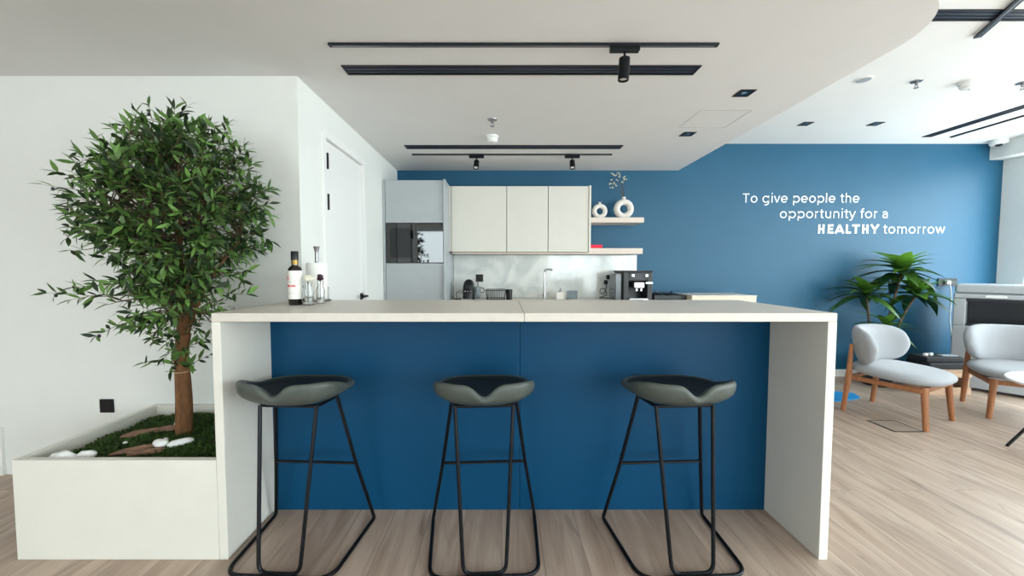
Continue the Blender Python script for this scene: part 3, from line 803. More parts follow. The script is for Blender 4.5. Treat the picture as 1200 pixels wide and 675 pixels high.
b = nb(); tube(b, fillet([(.09, .24, .235), (.088, .235, .15), (.11, .20, .07), (.16, .20, .06), (.17, .20, .11), (.12, .20, .13), (.10, .19, .06), (.09, .1, .015), (.06, .05, .012)], .03, 5), .0045, 8); obj('power_cord', b, M_BLKP, cm, smooth=True)
b = nb(); box(b, .085, .128, .232, .267, .205, .25); obj('plug', b, M_BLKP, cm, bevel=.005)
t = thing('milk_frother_stand', 'small dark wire stand with a ring beside the tall grey cabinet', 'stand', (-.50, 4.42, WZ))
b = nb(); lathe(b, [(.001, 0), (.045, 0), (.047, .008), (.001, .010)], 20); obj('base', b, M_BLKP, t, smooth=True)
b = nb(); tube(b, fillet([(-.01, 0, .008), (-.01, 0, .085), (.02, 0, .085)], .015), .004, 8); obj('post', b, M_BLKP, t, smooth=True)
b = nb(); tube(b, [(.035 + .018 * math.cos(a), 0, .088 + .018 * math.sin(a)) for a in [2 * PI * k / 16 for k in range(16)]], .003, 6, closed=True); obj('ring', b, M_BLKP, t, smooth=True)

rk = thing('dish_rack', 'black wire dish rack on the worktop left of the tap', 'dish rack', (-.065, 4.40, WZ))
b = nb()
for z, ex in ((.012, .10), (.11, .108)):
    tube(b, fillet([(-ex, -.13, z), (ex, -.13, z), (ex, .13, z), (-ex, .13, z)], .02, 4, closed=True), .004, 8, closed=True)
for x, y in ((-.1, -.13), (.1, -.13), (-.1, .13), (.1, .13)): tube(b, [(x * .98, y * .98, 0), (x * 1.06, y, .11)], .004, 8)
obj('frame', b, M_BLK, rk, smooth=True)
for k in range(9):
    x = -.083 + .0207 * k
    b = nb(); tube(b, fillet([(x, -.13, .108), (x, -.122, .015), (x, .122, .015), (x, .13, .108)], .02, 4), .0028, 6); obj('wire', b, M_BLK, rk, smooth=True)
b = nb(); lathe(b, [(.001, 0), (.033, 0), (.038, .115), (.034, .115), (.030, .006), (.001, .005)], 20); o = obj('black_cup', b, M_BLKP, smooth=True); o.location = (.082, 4.38, WZ); tag(o, 'black cup standing at the right end of the dish rack', 'cup')

fa = thing('kitchen_tap', 'chrome tall kitchen tap in front of the backsplash', 'tap', (.484, 4.46, WZ))
b = nb(); lathe(b, [(.001, 0), (.027, 0), (.027, .012), (.020, .018), (.020, .06), (.001, .062)], 20); obj('base', b, M_CHROME, fa, smooth=True)
b = nb(); tube(b, fillet([(0, 0, .05), (0, 0, .338), (.082, -.05, .338), (.082, -.05, .285)], [0, .035, .03, 0], 7), .011, 12); obj('spout', b, M_CHROME, fa, smooth=True)
b = nb(); tube(b, [(.018, 0, .045), (.05, 0, .075)], .006, 8); obj('lever', b, M_CHROME, fa, smooth=True)
so = thing('soap_dispenser', 'white square soap dispenser with a steel pump right of the tap', 'soap dispenser', (.660, 4.42, WZ))
b = nb(); box(b, -.05, .05, -.03, .03, 0, .085); obj('body', b, M_CERAM, so, bevel=.008)
b = nb(); lathe(b, [(.001, .085), (.016, .085), (.016, .10), (.006, .104), (.006, .13), (.001, .13)], 14); tube(b, [(0, 0, .128), (0, -.04, .124)], .005, 8); obj('pump', b, M_STEEL, so, smooth=True)
b = nb(); box(b, .735, .741, 4.36, 4.46, WZ, WZ + .10); box(b, .741, .86, 4.45, 4.456, WZ, WZ + .10)
o = obj('glass_splash_guard', b, M_SMOKE); tag(o, 'low clear corner guard standing beside the white soap dispenser', 'splash guard')

# bean coffee machine, its plug and socket
kf = thing('bean_coffee_machine', 'large black bean coffee machine on the worktop below the shelf end', 'coffee machine', (1.462, 4.38, WZ))
b = nb()
box(b, -.155, .155, .02, .19, 0, .31); box(b, -.155, -.10, -.17, .02, 0, .31); box(b, .10, .155, -.17, .02, .0, .31); box(b, -.10, .10, -.17, .02, .215, .31)
obj('body', b, M_BLKP, kf, bevel=.006)
b = nb(); box(b, -.165, .158, -.18, .195, .3105, .325); obj('lid', b, M_BLKP, kf, bevel=.004)
b = nb(); box(b, -.099, .099, -.20, .018, 0, .03); obj('drip_tray', b, M_CHROME, kf, bevel=.004)
b = nb(); box(b, -.052, .060, -.20, -.06, .135, .205); obj('brew_group', b, M_CHROME, kf, bevel=.012)
for x in (-.02, .03):
    b = nb(); box(b, x - .01, x + .01, -.19, -.17, .105, .134); obj('coffee_outlet', b, M_CHROME, kf, bevel=.004)
b = nb(); box(b, -.06, .045, -.1725, -.1705, .235, .295); obj('display', b, M_PRD, kf)
for x in (-.055, .09):
    b = nb(); lathe(b, [(.001, 0), (.016, 0), (.015, .012), (.001, .013)], 16); o = obj('knob', b, M_CHROME, kf, smooth=True); o.location = (x, -.171, .272); o.rotation_euler = (PI / 2, 0, 0)
b = nb(); box(b, .085, .156, -.1725, -.1705, .185, .200); obj('trim_strip', b, M_CHROME, kf)
b = nb(); box(b, -.228, -.158, -.12, .12, 0, .295); obj('water_tank', b, M_SMOKE, kf, bevel=.01)
sk = socket('wall_socket', 'white double socket on the backsplash beside the bean coffee machine', 'socket', (1.285, YB - .0125, 1.155), .10, M_WHITE)
b = nb(); box(b, -.045, .0, -.05, -.0106, .02, .072); o = obj('plug', b, M_BLKP, sk, bevel=.006)
b = nb(); box(b, -.07, -.03, -.05, -.0106, -.04, .01); obj('plug', b, M_BLKP, kf, bevel=.006).location = (1.285 - 1.462, YB - .0125 - 4.38, 1.155 - WZ)
b = nb(); tube(b, fillet([(-.227, .28, .18), (-.227, .24, .15), (-.25, .22, .06), (-.31, .2, .05), (-.32, .2, .11), (-.26, .2, .12), (-.23, .19, .04), (-.34, .17, .008), (-.22, .15, .007), (-.15, .15, .03)], .03, 5), .0045, 8); obj('power_cord', b, M_BLKP, kf, smooth=True)

# black tray with two silver lids, right of the coffee machine
tr = thing('serving_tray', 'low black rectangular tray right of the bean coffee machine', 'tray', (1.80, 4.36, WZ))
b = nb(); box(b, -.165, .18, -.16, .16, 0, .018); box(b, -.165, .18, -.16, -.15, .018, .062); box(b, -.165, .18, .15, .16, .018, .075); box(b, -.165, -.155, -.15, .15, .018, .062); box(b, .17, .18, -.15, .15, .018, .062)
obj('body', b, M_BLKP, tr, bevel=.003)
for x, lab in ((-.075, 'round black dish with a silver knob, left in the black tray'), (.09, 'round black dish with a silver knob, right in the black tray')):
    d = thing('lidded_dish', lab, 'dish', (1.80 + x, 4.36, WZ + .0185), group='lidded dishes in the black tray')
    b = nb(); lathe(b, [(.001, 0), (.055, 0), (.074, .035), (.074, .042), (.001, .042)], 24); obj('bowl', b, M_BLKP, d, smooth=True)
    b = nb(); lathe(b, [(.076, .0425), (.076, .046), (.05, .056), (.012, .060), (.012, .066), (.001, .068)], 24); obj('lid', b, M_BLK, d, smooth=True)
    b = nb(); lathe(b, [(.001, .0685), (.010, .0685), (.013, .078), (.001, .084)], 14); obj('knob', b, M_CHROME, d, smooth=True)
for k, x in enumerate((1.40, 1.475)):
    b = nb(); lathe(b, [(.001, 0), (.03, 0), (.055, .012), (.055, .015), (.03, .005), (.001, .004)], 24); o = obj('saucer', b, M_CERAM, smooth=True); o.location = (x + .0, 4.125, WZ); tag(o, ['white saucer in front of the bean coffee machine, left one', 'white saucer in front of the bean coffee machine, right one'][k], 'saucer', 'saucers in front of the coffee machine')

# ------------------------------------------------------------------ lettering on the blue wall
lt = thing('wall_lettering', 'white three line motto lettering on the blue wall above the lounge', 'lettering', (4.04, YB, 1.9))
def glyphs(w):
    """geometric sans strokes, cap height 1: letter -> (strokes, advance)"""
    h = w / 2; X = .755; rx = .315; ry = X / 2 - h; cy = X / 2
    def arc(cx, y, a, c, r1, r2, n=22):
        return [(cx + r1 * math.cos(math.radians(a + (c - a) * k / n)), y + r2 * math.sin(math.radians(a + (c - a) * k / n))) for k in range(n + 1)]
    G = {}
    G['T'] = ([[(0, 1 - h), (.74, 1 - h)], [(.37, 1 - h), (.37, 0)]], .80)
    c = rx + h
    o = arc(c + .04, cy, 0, 360, rx, ry, 40)
    G['o'] = ([o], 2 * c + .09)
    G['e'] = ([arc(c + .04, cy, 2, 318, rx, ry, 36), [(c + .04 - rx, cy - .01), (c + .04 + rx + h * .9, cy - .01)]], 2 * c + .09)
    xr = c + .04 + rx
    G['g'] = ([o, [(xr, X), (xr, -.02)] + arc(xr - .30, -.02, 0, -118, .30, .215, 12)], 2 * c + .16)
    G['p'] = ([[(.09 + h, X), (.09 + h, -.27)], arc(c + .09, cy, 0, 360, rx, ry, 40)], 2 * c + .13)
    G['i'] = ([[(.09 + h, 0), (.09 + h, X)], [(.09 + h - w * .62, X + .24), (.09 + h + w * .62, X + .24)]], .18 + w)
    G['l'] = ([[(.09 + h, 0), (.09 + h, 1.06)]], .18 + w)
    def arch(x0, ww): return [(x0, cy + .02)] + arc(x0 + ww / 2, X - h - .26, 180, 0, ww / 2, .26, 16)[1:] + [(x0 + ww, 0)]
    G['h'] = ([[(.09 + h, 0), (.09 + h, 1.06)], arch(.09 + h, .50)], .68 + w)
    G['n'] = ([[(.09 + h, 0), (.09 + h, X)], arch(.09 + h, .50)], .68 + w)
    G['m'] = ([[(.09 + h, 0), (.09 + h, X)], arch(.09 + h, .46), arch(.55 + h, .46)], 1.10 + w)
    G['u'] = ([[(.09 + h, X), (.09 + h, h + .26)] + arc(.34 + h, h + .26, 180, 360, .25, .26, 16)[1:], [(.59 + h, X), (.59 + h, 0)]], .68 + w)
    G['r'] = ([[(.09 + h, 0), (.09 + h, X)], [(.09 + h, cy + .02)] + arc(.37 + h, X - h - .26, 180, 92, .28, .26, 10)[1:]], .42 + w * .6)
    G['t'] = ([[(.16 + h, .95), (.16 + h, h + .14)] + arc(.30 + h, h + .14, 180, 300, .14, .14, 8)[1:], [(.02, X - h), (.44, X - h)]], .46)
    G['f'] = ([[(.14 + h, 0), (.14 + h, .86)] + arc(.30 + h, .86, 180, 66, .16, .155, 8)[1:], [(.02, X - h), (.42, X - h)]], .42)
    G['v'] = ([[(.05, X), (.345, .02)], [(.345, .02), (.64, X)]], .68)
    G['y'] = ([[(.05, X), (.345, .02)], [(.64, X), (.30, -.12)] + [(.24, -.20), (.17, -.225), (.08, -.19)]], .68)
    G['w'] = ([[(.04, X), (.27, .02)], [(.27, .02), (.50, X)], [(.50, X), (.73, .02)], [(.73, .02), (.96, X)]], 1.0)
    G['a'] = ([[(.06, .60)] + arc(.29, X - h - .22, 130, 0, .225, .22, 12) + [(.515, 0)], [(.515, .425), (.29, .425)] + arc(.27, .425 - .18, 90, 270, .19, .18, 12) + [(.36, .075), (.46, .12), (.515, .21)]], .515 + h + .10)
    G['H'] = ([[(.09 + h, 0), (.09 + h, 1)], [(.72 - h, 0), (.72 - h, 1)], [(.09 + h, .5), (.72 - h, .5)]], .84)
    G['E'] = ([[(.09 + h, 0), (.09 + h, 1)], [(.09 + h, 1 - h * .9), (.66, 1 - h * .9)], [(.09 + h, .5), (.61, .5)], [(.09 + h, h * .9), (.67, h * .9)]], .72)
    G['A'] = ([[(.06, 0), (.45, .96)], [(.45, .96), (.84, 0)], [(.20, .27), (.70, .27)]], .88)
    G['L'] = ([[(.09 + h, 0), (.09 + h, 1)], [(.09 + h, h * .9), (.62, h * .9)]], .64)
    G['Y'] = ([[(.04, 1), (.40, .42)], [(.76, 1), (.40, .42)], [(.40, .46), (.40, 0)]], .80)
    G[' '] = ([], .34)
    return G
def words(text, x0, x1, zb, cap, w=.112):
    G = glyphs(w)
    SP = .075
    total = sum(G[c][1] + SP for c in text) - .12 - SP
    s = cap; sx = (x1 - x0) / total
    pen = -.05
    cur = None; done = []
    for ch_ in text + ' ':
        if ch_ == ' ':
            if cur: obj('lettered_word', cur, M_WHITE, lt)
            cur = None; pen += G[' '][1] + SP; continue
        if cur is None: cur = nb()
        for st_ in G[ch_][0]:
            P_ = [Vector((x0 + (pen + x) * sx, zb + z * s)) for x, z in st_]
            hw = w * s / 2; rings = []
            for i, p in enumerate(P_):
                a = (P_[i] - P_[i - 1]).normalized() if i else None
                b2 = (P_[i + 1] - P_[i]).normalized() if i < len(P_) - 1 else None
                if i == 0 and (P_[0] - P_[-1]).length < 1e-6: a = (P_[0] - P_[-2]).normalized()
                if b2 is None and (P_[0] - P_[-1]).length < 1e-6: b2 = (P_[1] - P_[0]).normalized()
                t = ((a or b2) + (b2 or a)).normalized()
                n = Vector((-t.y, t.x)); k = 1.0
                if a and b2: k = 1 / max(.6, n.dot(Vector((-a.y, a.x))))
                q0, q1 = p + n * hw * k, p - n * hw * k
                rings.append([(q0.x - 4.04, -.0035, q0.y - 1.9), (q1.x - 4.04, -.0035, q1.y - 1.9), (q1.x - 4.04, -.0003, q1.y - 1.9), (q0.x - 4.04, -.0003, q0.y - 1.9)])
            ring_loft(cur, rings)
        pen += G[ch_][1] + SP
def wx(u): return (u - 588) / 460 * 4.70 * 1.0007
words('To give people the', 2.861, 4.236, 2.083, .108)
words('opportunity for a', 3.304, 4.585, 1.901, .108)
words('HEALTHY', 3.757, 4.476, 1.719, .108, w=.225)
words('tomorrow', 4.540, 5.262, 1.719, .108)

# ------------------------------------------------------------------ ceiling fixtures
def slot(label, x0, x1, y0, y1, z, n=2):
    t = thing('slot_diffuser', label, 'air vent', ((x0 + x1) / 2, (y0 + y1) / 2, z), group='black slot diffusers in the ceiling')
    b = nb(); f = .012
    box(b, x0, x1, y0, y0 + f, z - .006, z); box(b, x0, x1, y1 - f, y1, z - .006, z); box(b, x0, x0 + f, y0 + f, y1 - f, z - .006, z); box(b, x1 - f, x1, y0 + f, y1 - f, z - .006, z)
    P('frame', b, M_BLKC, t)
    b = nb(); box(b, x0 + f, x1 - f, y0 + f, y1 - f, z - .0012, z); P('backing', b, M_BLKP, t)
    long_x = (x1 - x0) > (y1 - y0)
    for k in range(n):
        u = (k + 1) / (n + 1); b = nb()
        if long_x: box(b, x0 + f, x1 - f, y0 + (y1 - y0) * u - .005, y0 + (y1 - y0) * u + .005, z - .005, z - .0013)
        else: box(b, x0 + (x1 - x0) * u - .005, x0 + (x1 - x0) * u + .005, y0 + f, y1 - f, z - .005, z - .0013)
        P('blade', b, mat('slot_blade', (52, 58, 74), .45, var=.05), t)
    return t
slot('long black slot diffuser in the lowered ceiling nearest the viewer, behind the front track', -.917, 1.141, 2.297, 2.403, ZL)
slot('black slot diffuser in the lowered ceiling above the wall cabinets', -.917, 1.141, 3.745, 3.85, ZL)
slot('black slot diffuser in the high ceiling passing the rounded ceiling corner', 2.08, 4.6, 2.30, 2.40, ZH)
slot('black slot diffuser running along the high ceiling towards the window side of the blue wall', 4.68, 4.78, 2.55, 4.45, ZH)
def track(label, x0, x1, y0, y1, z, name='lighting_track'):
    t = thing(name, label, 'track', ((x0 + x1) / 2, (y0 + y1) / 2, z), group='black lighting tracks')
    b = nb(); box(b, x0, x1, y0, y1, z - .012, z); P('rail', b, M_BLKC, t, bevel=.001)
    b = nb()
    if x1 - x0 > y1 - y0: box(b, x0 + .02, x1 - .02, (y0 + y1) / 2 - .004, (y0 + y1) / 2 + .004, z - .0135, z - .0121)
    else: box(b, (x0 + x1) / 2 - .004, (x0 + x1) / 2 + .004, y0 + .02, y1 - .02, z - .0135, z - .0121)
    P('conductor', b, M_STEEL, t)
    return t
track('black lighting track across the lowered ceiling nearest the viewer', -.893, 1.117, 2.072, 2.098, ZL)
track('thin black lighting track with two small spots above the wall cabinets', -.907, 1.114, 4.022, 4.045, ZL)
track('thin black lighting track on the high ceiling near the window beam', 4.99, 5.02, 2.7, 4.45, ZH)
tk = track('short black lighting track crossing the slot diffuser at an angle in the high ceiling', -.018, .018, -.35, .35, 0)
tk.location = (2.83, 2.24, ZH - .006)
for c in kids(tk): pass
tk.rotation_euler = (0, 0, -math.atan2(.096, .177))

def spotlight(loc, label, h=.11, r=.028, tilt=0.0):
    t = thing('track_spotlight', label, 'spotlight', loc, group='black spotlights on the ceiling tracks')
    b = nb(); box(b, -.075, .075, -.018, .018, -.028, -.0005); obj('adapter', b, M_BLK, t, bevel=.003)
    b = nb(); tube(b, [(0, 0, -.028), (0, 0, -.075)], .006, 8); obj('stem', b, M_BLK, t, smooth=True)
    b = nb(); lathe(b, [(.001, 0), (r, 0), (r, -h), (r * .8, -h), (r * .75, -h + .02), (.001, -h + .02)], 24); o = obj('lamp_head', b, M_BLK, t, smooth=True); o.location = (0, 0, -.062); o.rotation_euler = (tilt, .05, 0)
    b = nb(); lathe(b, [(.001, -h + .021), (r * .74, -h + .021), (r * .74, -h + .008), (.001, -h + .006)], 16); l = obj('lens', b, M_WHITE, o, smooth=True)
    return t
spotlight((.635, 2.085, ZL - .012), 'larger black cylinder spotlight on the front ceiling track')
spotlight((-.255, 4.033, ZL - .012), 'small black spotlight on the rear track, left of the pair', h=.085, r=.027, tilt=-.5)
spotlight((.713, 4.033, ZL - .012), 'small black spotlight on the rear track, right of the pair', h=.085, r=.027, tilt=-.5)

def downlight(x, y, z, label):
    t = thing('recessed_downlight', label, 'downlight', (x, y, z), group='square black downlights')
    b = nb(); s = .052
    for (a, c, d, e) in ((-s, s, -s, -s + .008), (-s, s, s - .008, s), (-s, -s + .008, -s + .008, s - .008), (s - .008, s, -s + .008, s - .008)): box(b, a, c, d, e, -.004, 0)
    obj('bezel', b, M_BLKC, t)
    b = nb(); box(b, -s + .008, s - .008, -s + .008, s - .008, -.0012, 0); obj('backing', b, M_BLKP, t)
    b = nb(); lathe(b, [(.001, -.003), (.016, -.003), (.020, -.0013), (.001, -.0013)], 16); obj('lens', b, M_CHROME, t, smooth=True)
downlight(1.602, 2.653, ZL, 'black square downlight in the lowered ceiling, nearest the front')
downlight(1.602, 3.442, ZL, 'black square downlight in the lowered ceiling, nearer the blue wall')
downlight(3.082, 4.059, ZH, 'black square downlight in the high ceiling, beside the lowered part')
downlight(3.792, 4.059, ZH, 'black square downlight in the high ceiling, above the lounge plant')
def sprinkler(x, y, z, label):
    t = thing('ceiling_sprinkler', label, 'sprinkler', (x, y, z), group='ceiling sprinklers')
    b = nb(); lathe(b, [(.001, 0), (.038, 0), (.036, -.006), (.012, -.010), (.001, -.010)], 20); obj('rosette', b, M_STEEL, t, smooth=True)
    b = nb(); lathe(b, [(.001, -.01), (.009, -.01), (.009, -.03), (.001, -.03)], 12); tube(b, [(.007, 0, -.03), (.012, 0, -.042), (.003, 0, -.052)], .0025, 6); tube(b, [(-.007, 0, -.03), (-.012, 0, -.042), (-.003, 0, -.052)], .0025, 6); obj('head', b, M_STEEL, t, smooth=True)
    b = nb(); lathe(b, [(.001, -.052), (.016, -.052), (.016, -.0545), (.001, -.0545)], 14); obj('deflector', b, M_STEEL, t, smooth=True)
sprinkler(-.073, 3.113, ZL, 'steel sprinkler head on the lowered ceiling above the bar')
sprinkler(3.251, 3.153, ZH, 'steel sprinkler head on the high ceiling, between speaker disc and smoke detector')
sprinkler(4.12, 3.181, ZH, 'steel sprinkler head on the high ceiling, right of the smoke detector')
def detector(x, y, z, label, k=1.0):
    t = thing('smoke_detector', label, 'smoke detector', (x, y, z), group='white smoke detectors')
    b = nb(); lathe(b, [(.001, 0), (.056 * k, 0), (.056 * k, -.014), (.05 * k, -.018), (.001, -.018)], 28); obj('base', b, M_WHITE, t, smooth=True)
    b = nb(); lathe(b, [(.001, -.018), (.047 * k, -.018), (.049 * k, -.034), (.04 * k, -.052), (.02 * k, -.058), (.001, -.058)], 28); obj('dome', b, M_WHITE, t, smooth=True)
    b = nb(); lathe(b, [(.001, -.0585), (.006, -.0585), (.005, -.062), (.001, -.062)], 10); obj('indicator', b, M_STEEL, t, smooth=True)
detector(-.083, 3.50, ZL, 'white smoke detector on the lowered ceiling in front of the rear slot diffuser')
detector(3.683, 3.167, ZH, 'white smoke detector on the high ceiling above the motto', 1.15)
t = thing('ceiling_speaker', 'flat white round ceiling disc on the high ceiling beside the lowered part', 'speaker', (2.811, 3.125, ZH))
b = nb(); lathe(b, [(.001, 0), (.06, 0), (.058, -.005), (.05, -.006), (.001, -.006)], 28); obj('rim', b, M_WHITE, t, smooth=True)
b = nb(); lathe(b, [(.001, -.0062), (.047, -.0062), (.045, -.008), (.001, -.009)], 28); obj('grille', b, M_PRN, t, smooth=True)
t = thing('motion_sensor', 'white motion sensor on the high ceiling against the window beam', 'sensor', (5.68, 4.56, ZH))
b = nb(); lathe(b, [(.001, 0), (.075, 0), (.075, -.045), (.068, -.052), (.001, -.052)], 24); obj('base', b, M_WHITE, t, smooth=True)
b = nb(); lathe(b, [(.001, -.0525), (.03, -.0525), (.024, -.068), (.001, -.074)], 16); obj('lens', b, M_PRD, t, smooth=True)
b = nb()
for (a, c, d, e) in ((1.455, 1.835, 2.935, 2.941), (1.455, 1.835, 3.279, 3.285), (1.455, 1.461, 2.941, 3.279), (1.829, 1.835, 2.941, 3.279)): box(b, a, c, d, e, ZL - .0012, ZL + .001)
o = obj('ceiling_access_panel', b, mat('access_panel_edge', (196, 194, 190), .7, var=.02)); tag(o, 'flush square access panel outlined in the lowered ceiling near the downlights', 'ceiling panel')

# ------------------------------------------------------------------ lounge corner
def make_chair(label):
    t = thing('lounge_chair', label, 'chair', group='low oak lounge chairs with grey upholstery')
    # cushion
    rings = []
    for q, z in ((.25, .352), (.72, .352), (.90, .360), (.98, .380), (1.0, .398), (.985, .415), (.93, .432), (.78, .446), (.5, .453), (.2, .455)):
        rings.append([(x * q, y * q - .02 - .0 * q, z + (.012 * (y / .3))) for x, y in sellipse(.325, .315, 2.6, 40)])
    b = nb(); ring_loft(b, rings); obj('seat', b, M_FAB, t, sub=1, smooth=True)
    # wrapping backrest
    rings = []
    n = 30
    for i in range(n + 1):
        u = -1 + 2 * i / n
        a = u * math.radians(73)
        e = max(0.012, (1 - abs(u) ** 4.5)) ** .5
        hh = .172 * e; th = .050 * max(.12, (1 - abs(u) ** 12)) ** .5
        rad = .312
        cx, cy = rad * math.sin(a) * 1.06, -.055 + rad * math.cos(a) * .98
        nx_, ny_ = math.sin(a), math.cos(a)
        ring = []
        for k in range(20):
            p = 2 * PI * k / 20
            c, s = math.cos(p), math.sin(p)
            cc = math.copysign(abs(c) ** .75, c); s2 = math.copysign(abs(s) ** .8, s)
            z = .608 + hh * cc - .0 * abs(u)
            lean = .16 * (z - .60)
            ring.append((cx + nx_ * (th * s2 + lean), cy + ny_ * (th * s2 + lean), z))
        rings.append(ring)
    b = nb(); ring_loft(b, rings); obj('backrest', b, M_FAB, t, sub=1, smooth=True)
    b = nb(); box(b, -.09, .09, .205, .245, .40, .50); obj('back_support', b, M_FAB, t, bevel=.012)
    for sg in (-1, 1):
        b = nb(); tube(b, [(sg * .262, -.265, 0), (sg * .235, -.235, .345)], .019, 14, taper=.024); obj('leg', b, M_OAKF, t, smooth=True)
        b = nb(); tube(b, [(sg * .275, .275, 0), (sg * .268, .245, .33), (sg * .262, .235, .62)], .018, 14, taper=[.018, .024, .015]); obj('leg', b, M_OAKF, t, smooth=True)
        b = nb(); box(b, sg * .252 - .013, sg * .252 + .013, -.235, .245, .295, .335); obj('side_rail', b, M_OAKF, t, bevel=.006)
    b = nb(); box(b, -.235, .235, -.246, -.222, .298, .338); obj('front_rail', b, M_OAKF, t, bevel=.006)
    b = nb(); box(b, -.255, .255, .232, .256, .298, .335); obj('rear_rail', b, M_OAKF, t, bevel=.006)
    return t
ch = make_chair('grey oak lounge chair in front of the leafy plant, next to the bar end')
ch.location = (3.508, 3.428, 0); ch.rotation_euler = (0, 0, math.radians(25.8))
dup(ch, (4.60, 3.42, 0), 'grey oak lounge chair in front of the printer, beside the round table', math.radians(-35))

ct = thing('coffee_table', 'small round white coffee table on thin black legs in front of the printer chair', 'table', (4.19, 2.67, 0))
b = nb(); lathe(b, [(.001, .455), (.43, .455), (.445, .462), (.45, .470), (.445, .478), (.001, .480)], 56); obj('table_top', b, M_WHITE, ct, smooth=True)
for a in (163, 253, 343, 73):
    c, s = math.cos(math.radians(a)), math.sin(math.radians(a))
    b = nb(); tube(b, [(c * .51, s * .51, 0), (c * .20, s * .20, .455)], .009, 8, taper=.012); obj('leg', b, M_BLK, ct, smooth=True)

# dracaena in its pot behind the chair
dr = thing('dracaena_plant', 'leafy green dracaena with thin bare stems behind the lounge chair', 'plant', (4.22, 4.36, .045))
O2 = Vector((4.22, 4.36, .045))
bl = nb(); tl = bl.verts.layers.float.new('tint')
rn = random.Random(5)
def rosette(c, n, L, w, bright, up=1.0):
    for k in range(n):
        a = 2 * PI * k * .381966 + rn.uniform(-.2, .2)
        el = (.15 + .95 * (k / n)) * up
        d = Vector((math.cos(a) * math.cos(el), math.sin(a) * math.cos(el), math.sin(el)))
        l = L * rn.uniform(.8, 1.1) * (1 - .35 * (k / n) ** 2)
        p = Vector(c) + Vector((0, 0, .10 * (k / n)))
        if d.y < -.5: l *= .75
        if O2.y + p.y + d.y * l > 4.60: d.y = min(d.y, (4.60 - O2.y - p.y) / l)
        add_leaf(bl, tl, p, d, Vector((0, 0, 1)), l, w * rn.uniform(.85, 1.15), min(1, rn.uniform(.0, .35) + bright * (k / n) ** 2), curl=.85 - .5 * (k / n) + rn.uniform(-.2, .2), segs=7, fold=.3)
stems = [((0, 0, .0), (.06, 0, .62), (.20, -.02, 1.20)), ((-.03, .03, 0), (-.06, .03, .55), (-.16, .0, .94)), ((.03, -.03, 0), (.14, -.02, .66), (.36, -.03, .95)), ((.0, -.04, 0), (.0, -.05, .3), (.02, -.06, .56))]
for i, s in enumerate(stems):
    b = nb(); st_, m_, e_ = [Vector(q) for q in s]
    pts = [st_ * (1 - t) ** 2 + m_ * 2 * t * (1 - t) + e_ * t * t for t in [k / 8 for k in range(9)]]
    tube(b, [tuple(p) for p in pts], .014, 8, taper=.010); obj('stem', b, M_TWIG, dr, smooth=True)
rosette((.20, -.02, 1.18), 32, .42, .058, .9)
rosette((-.16, 0, .92), 26, .36, .056, .3)
rosette((.36, -.03, .93), 26, .36, .056, .8)
rosette((.02, -.06, .55), 16, .32, .045, .4)
rosette((.16, .02, 1.04), 8, .36, .046, .2, .6)
for v in bl.verts:
    v.co.y = min(v.co.y, 4.675 - O2.y); v.co.x = min(v.co.x, .60 + .12 * math.tanh(max(0, v.co.x - .60) * 4))
obj('foliage', bl, M_DLEAF, dr, smooth=True, angle=180)
po = thing('plant_pot', 'round dark pot on the floor behind the lounge chair, holding the dracaena', 'pot', (4.22, 4.36, 0))
b = nb(); lathe(b, [(.001, 0), (.12, 0), (.16, .30), (.165, .32), (.15, .32), (.145, .28), (.11, .03), (.001, .03)], 32); obj('pot', b, M_GRAF, po, smooth=True)
b = nb(); lathe(b, [(.001, .031), (.108, .031), (.14, .27), (.001, .275)], 24); obj('soil', b, M_SOIL, po, smooth=True)

# printer standing across the corner
pn = thing('office_printer', 'large light grey office printer standing in the corner by the window', 'printer', (5.30, 4.175, 0), math.radians(-53))
b = nb(); box(b, -.30, .30, -.25, .25, .03, .30); box(b, -.30, .30, -.25, .25, .302, .69); box(b, -.30, -.21, -.25, .25, .69, .985); box(b, .25, .30, -.25, .25, .69, .985); box(b, -.21, .25, -.02, .25, .69, .985)
obj('body', b, M_PRN, pn, bevel=.008)
b = nb(); box(b, -.21, .25, -.245, -.021, .6905, .705); obj('output_tray', b, M_PRD, pn, bevel=.003)
b = nb(); box(b, -.209, .249, -.023, -.0205, .706, .984); obj('output_recess', b, M_PRD, pn)
b = nb(); box(b, -.21, .25, -.24, -.021, .955, .984); obj('recess_lip', b, M_PRD, pn)
b = nb(); box(b, -.30, .30, -.26, .25, .986, 1.035); obj('scanner_bed', b, M_PRN, pn, bevel=.010)
b = nb(); box(b, -.295, .295, -.245, .25, 1.040, 1.135); obj('document_feeder', b, M_PRN, pn, bevel=.022, seg=3)
b = nb(); box(b, -.08, .06, -.2615, -.2605, 1.0, 1.022); obj('light_strip', b, M_WHITE, pn)
for z in (.17, .40, .55):
    b = nb(); box(b, -.10, .10, -.2535, -.2505, z, z + .02); obj('drawer_grip', b, M_PRD, pn)
b = nb(); box(b, -.3035, -.3005, -.24, -.18, .50, .56); obj('side_latch', b, M_PRD, pn)
for x, y in ((-.25, -.2), (.25, -.2), (-.25, .2), (.25, .2)):
    b = nb(); lathe(b, [(.001, 0), (.024, 0), (.024, .029), (.001, .029)], 12, c=(x, y, 0)); obj('foot', b, M_BLKP, pn, smooth=True)
b = nb(); tube(b, fillet([(5.31 - .0, 4.652, 1.135), (5.325, 4.64, 1.0), (5.32, 4.64, .70), (5.33, 4.6, .4), (5.34, 4.57, .3), (5.33, 4.5, .3)], .06, 5), .006, 8)
inv = (Matrix.Translation((5.30, 4.175, 0)) @ Matrix.Rotation(math.radians(-53), 4, 'Z')).inverted()
for v in b.verts: v.co = inv @ v.co
obj('power_cord', b, M_WHITE, pn, smooth=True)
b = nb(); box(b, 5.285, 5.335, 4.652, 4.683, 1.115, 1.165)
for v in b.verts: v.co = inv @ v.co
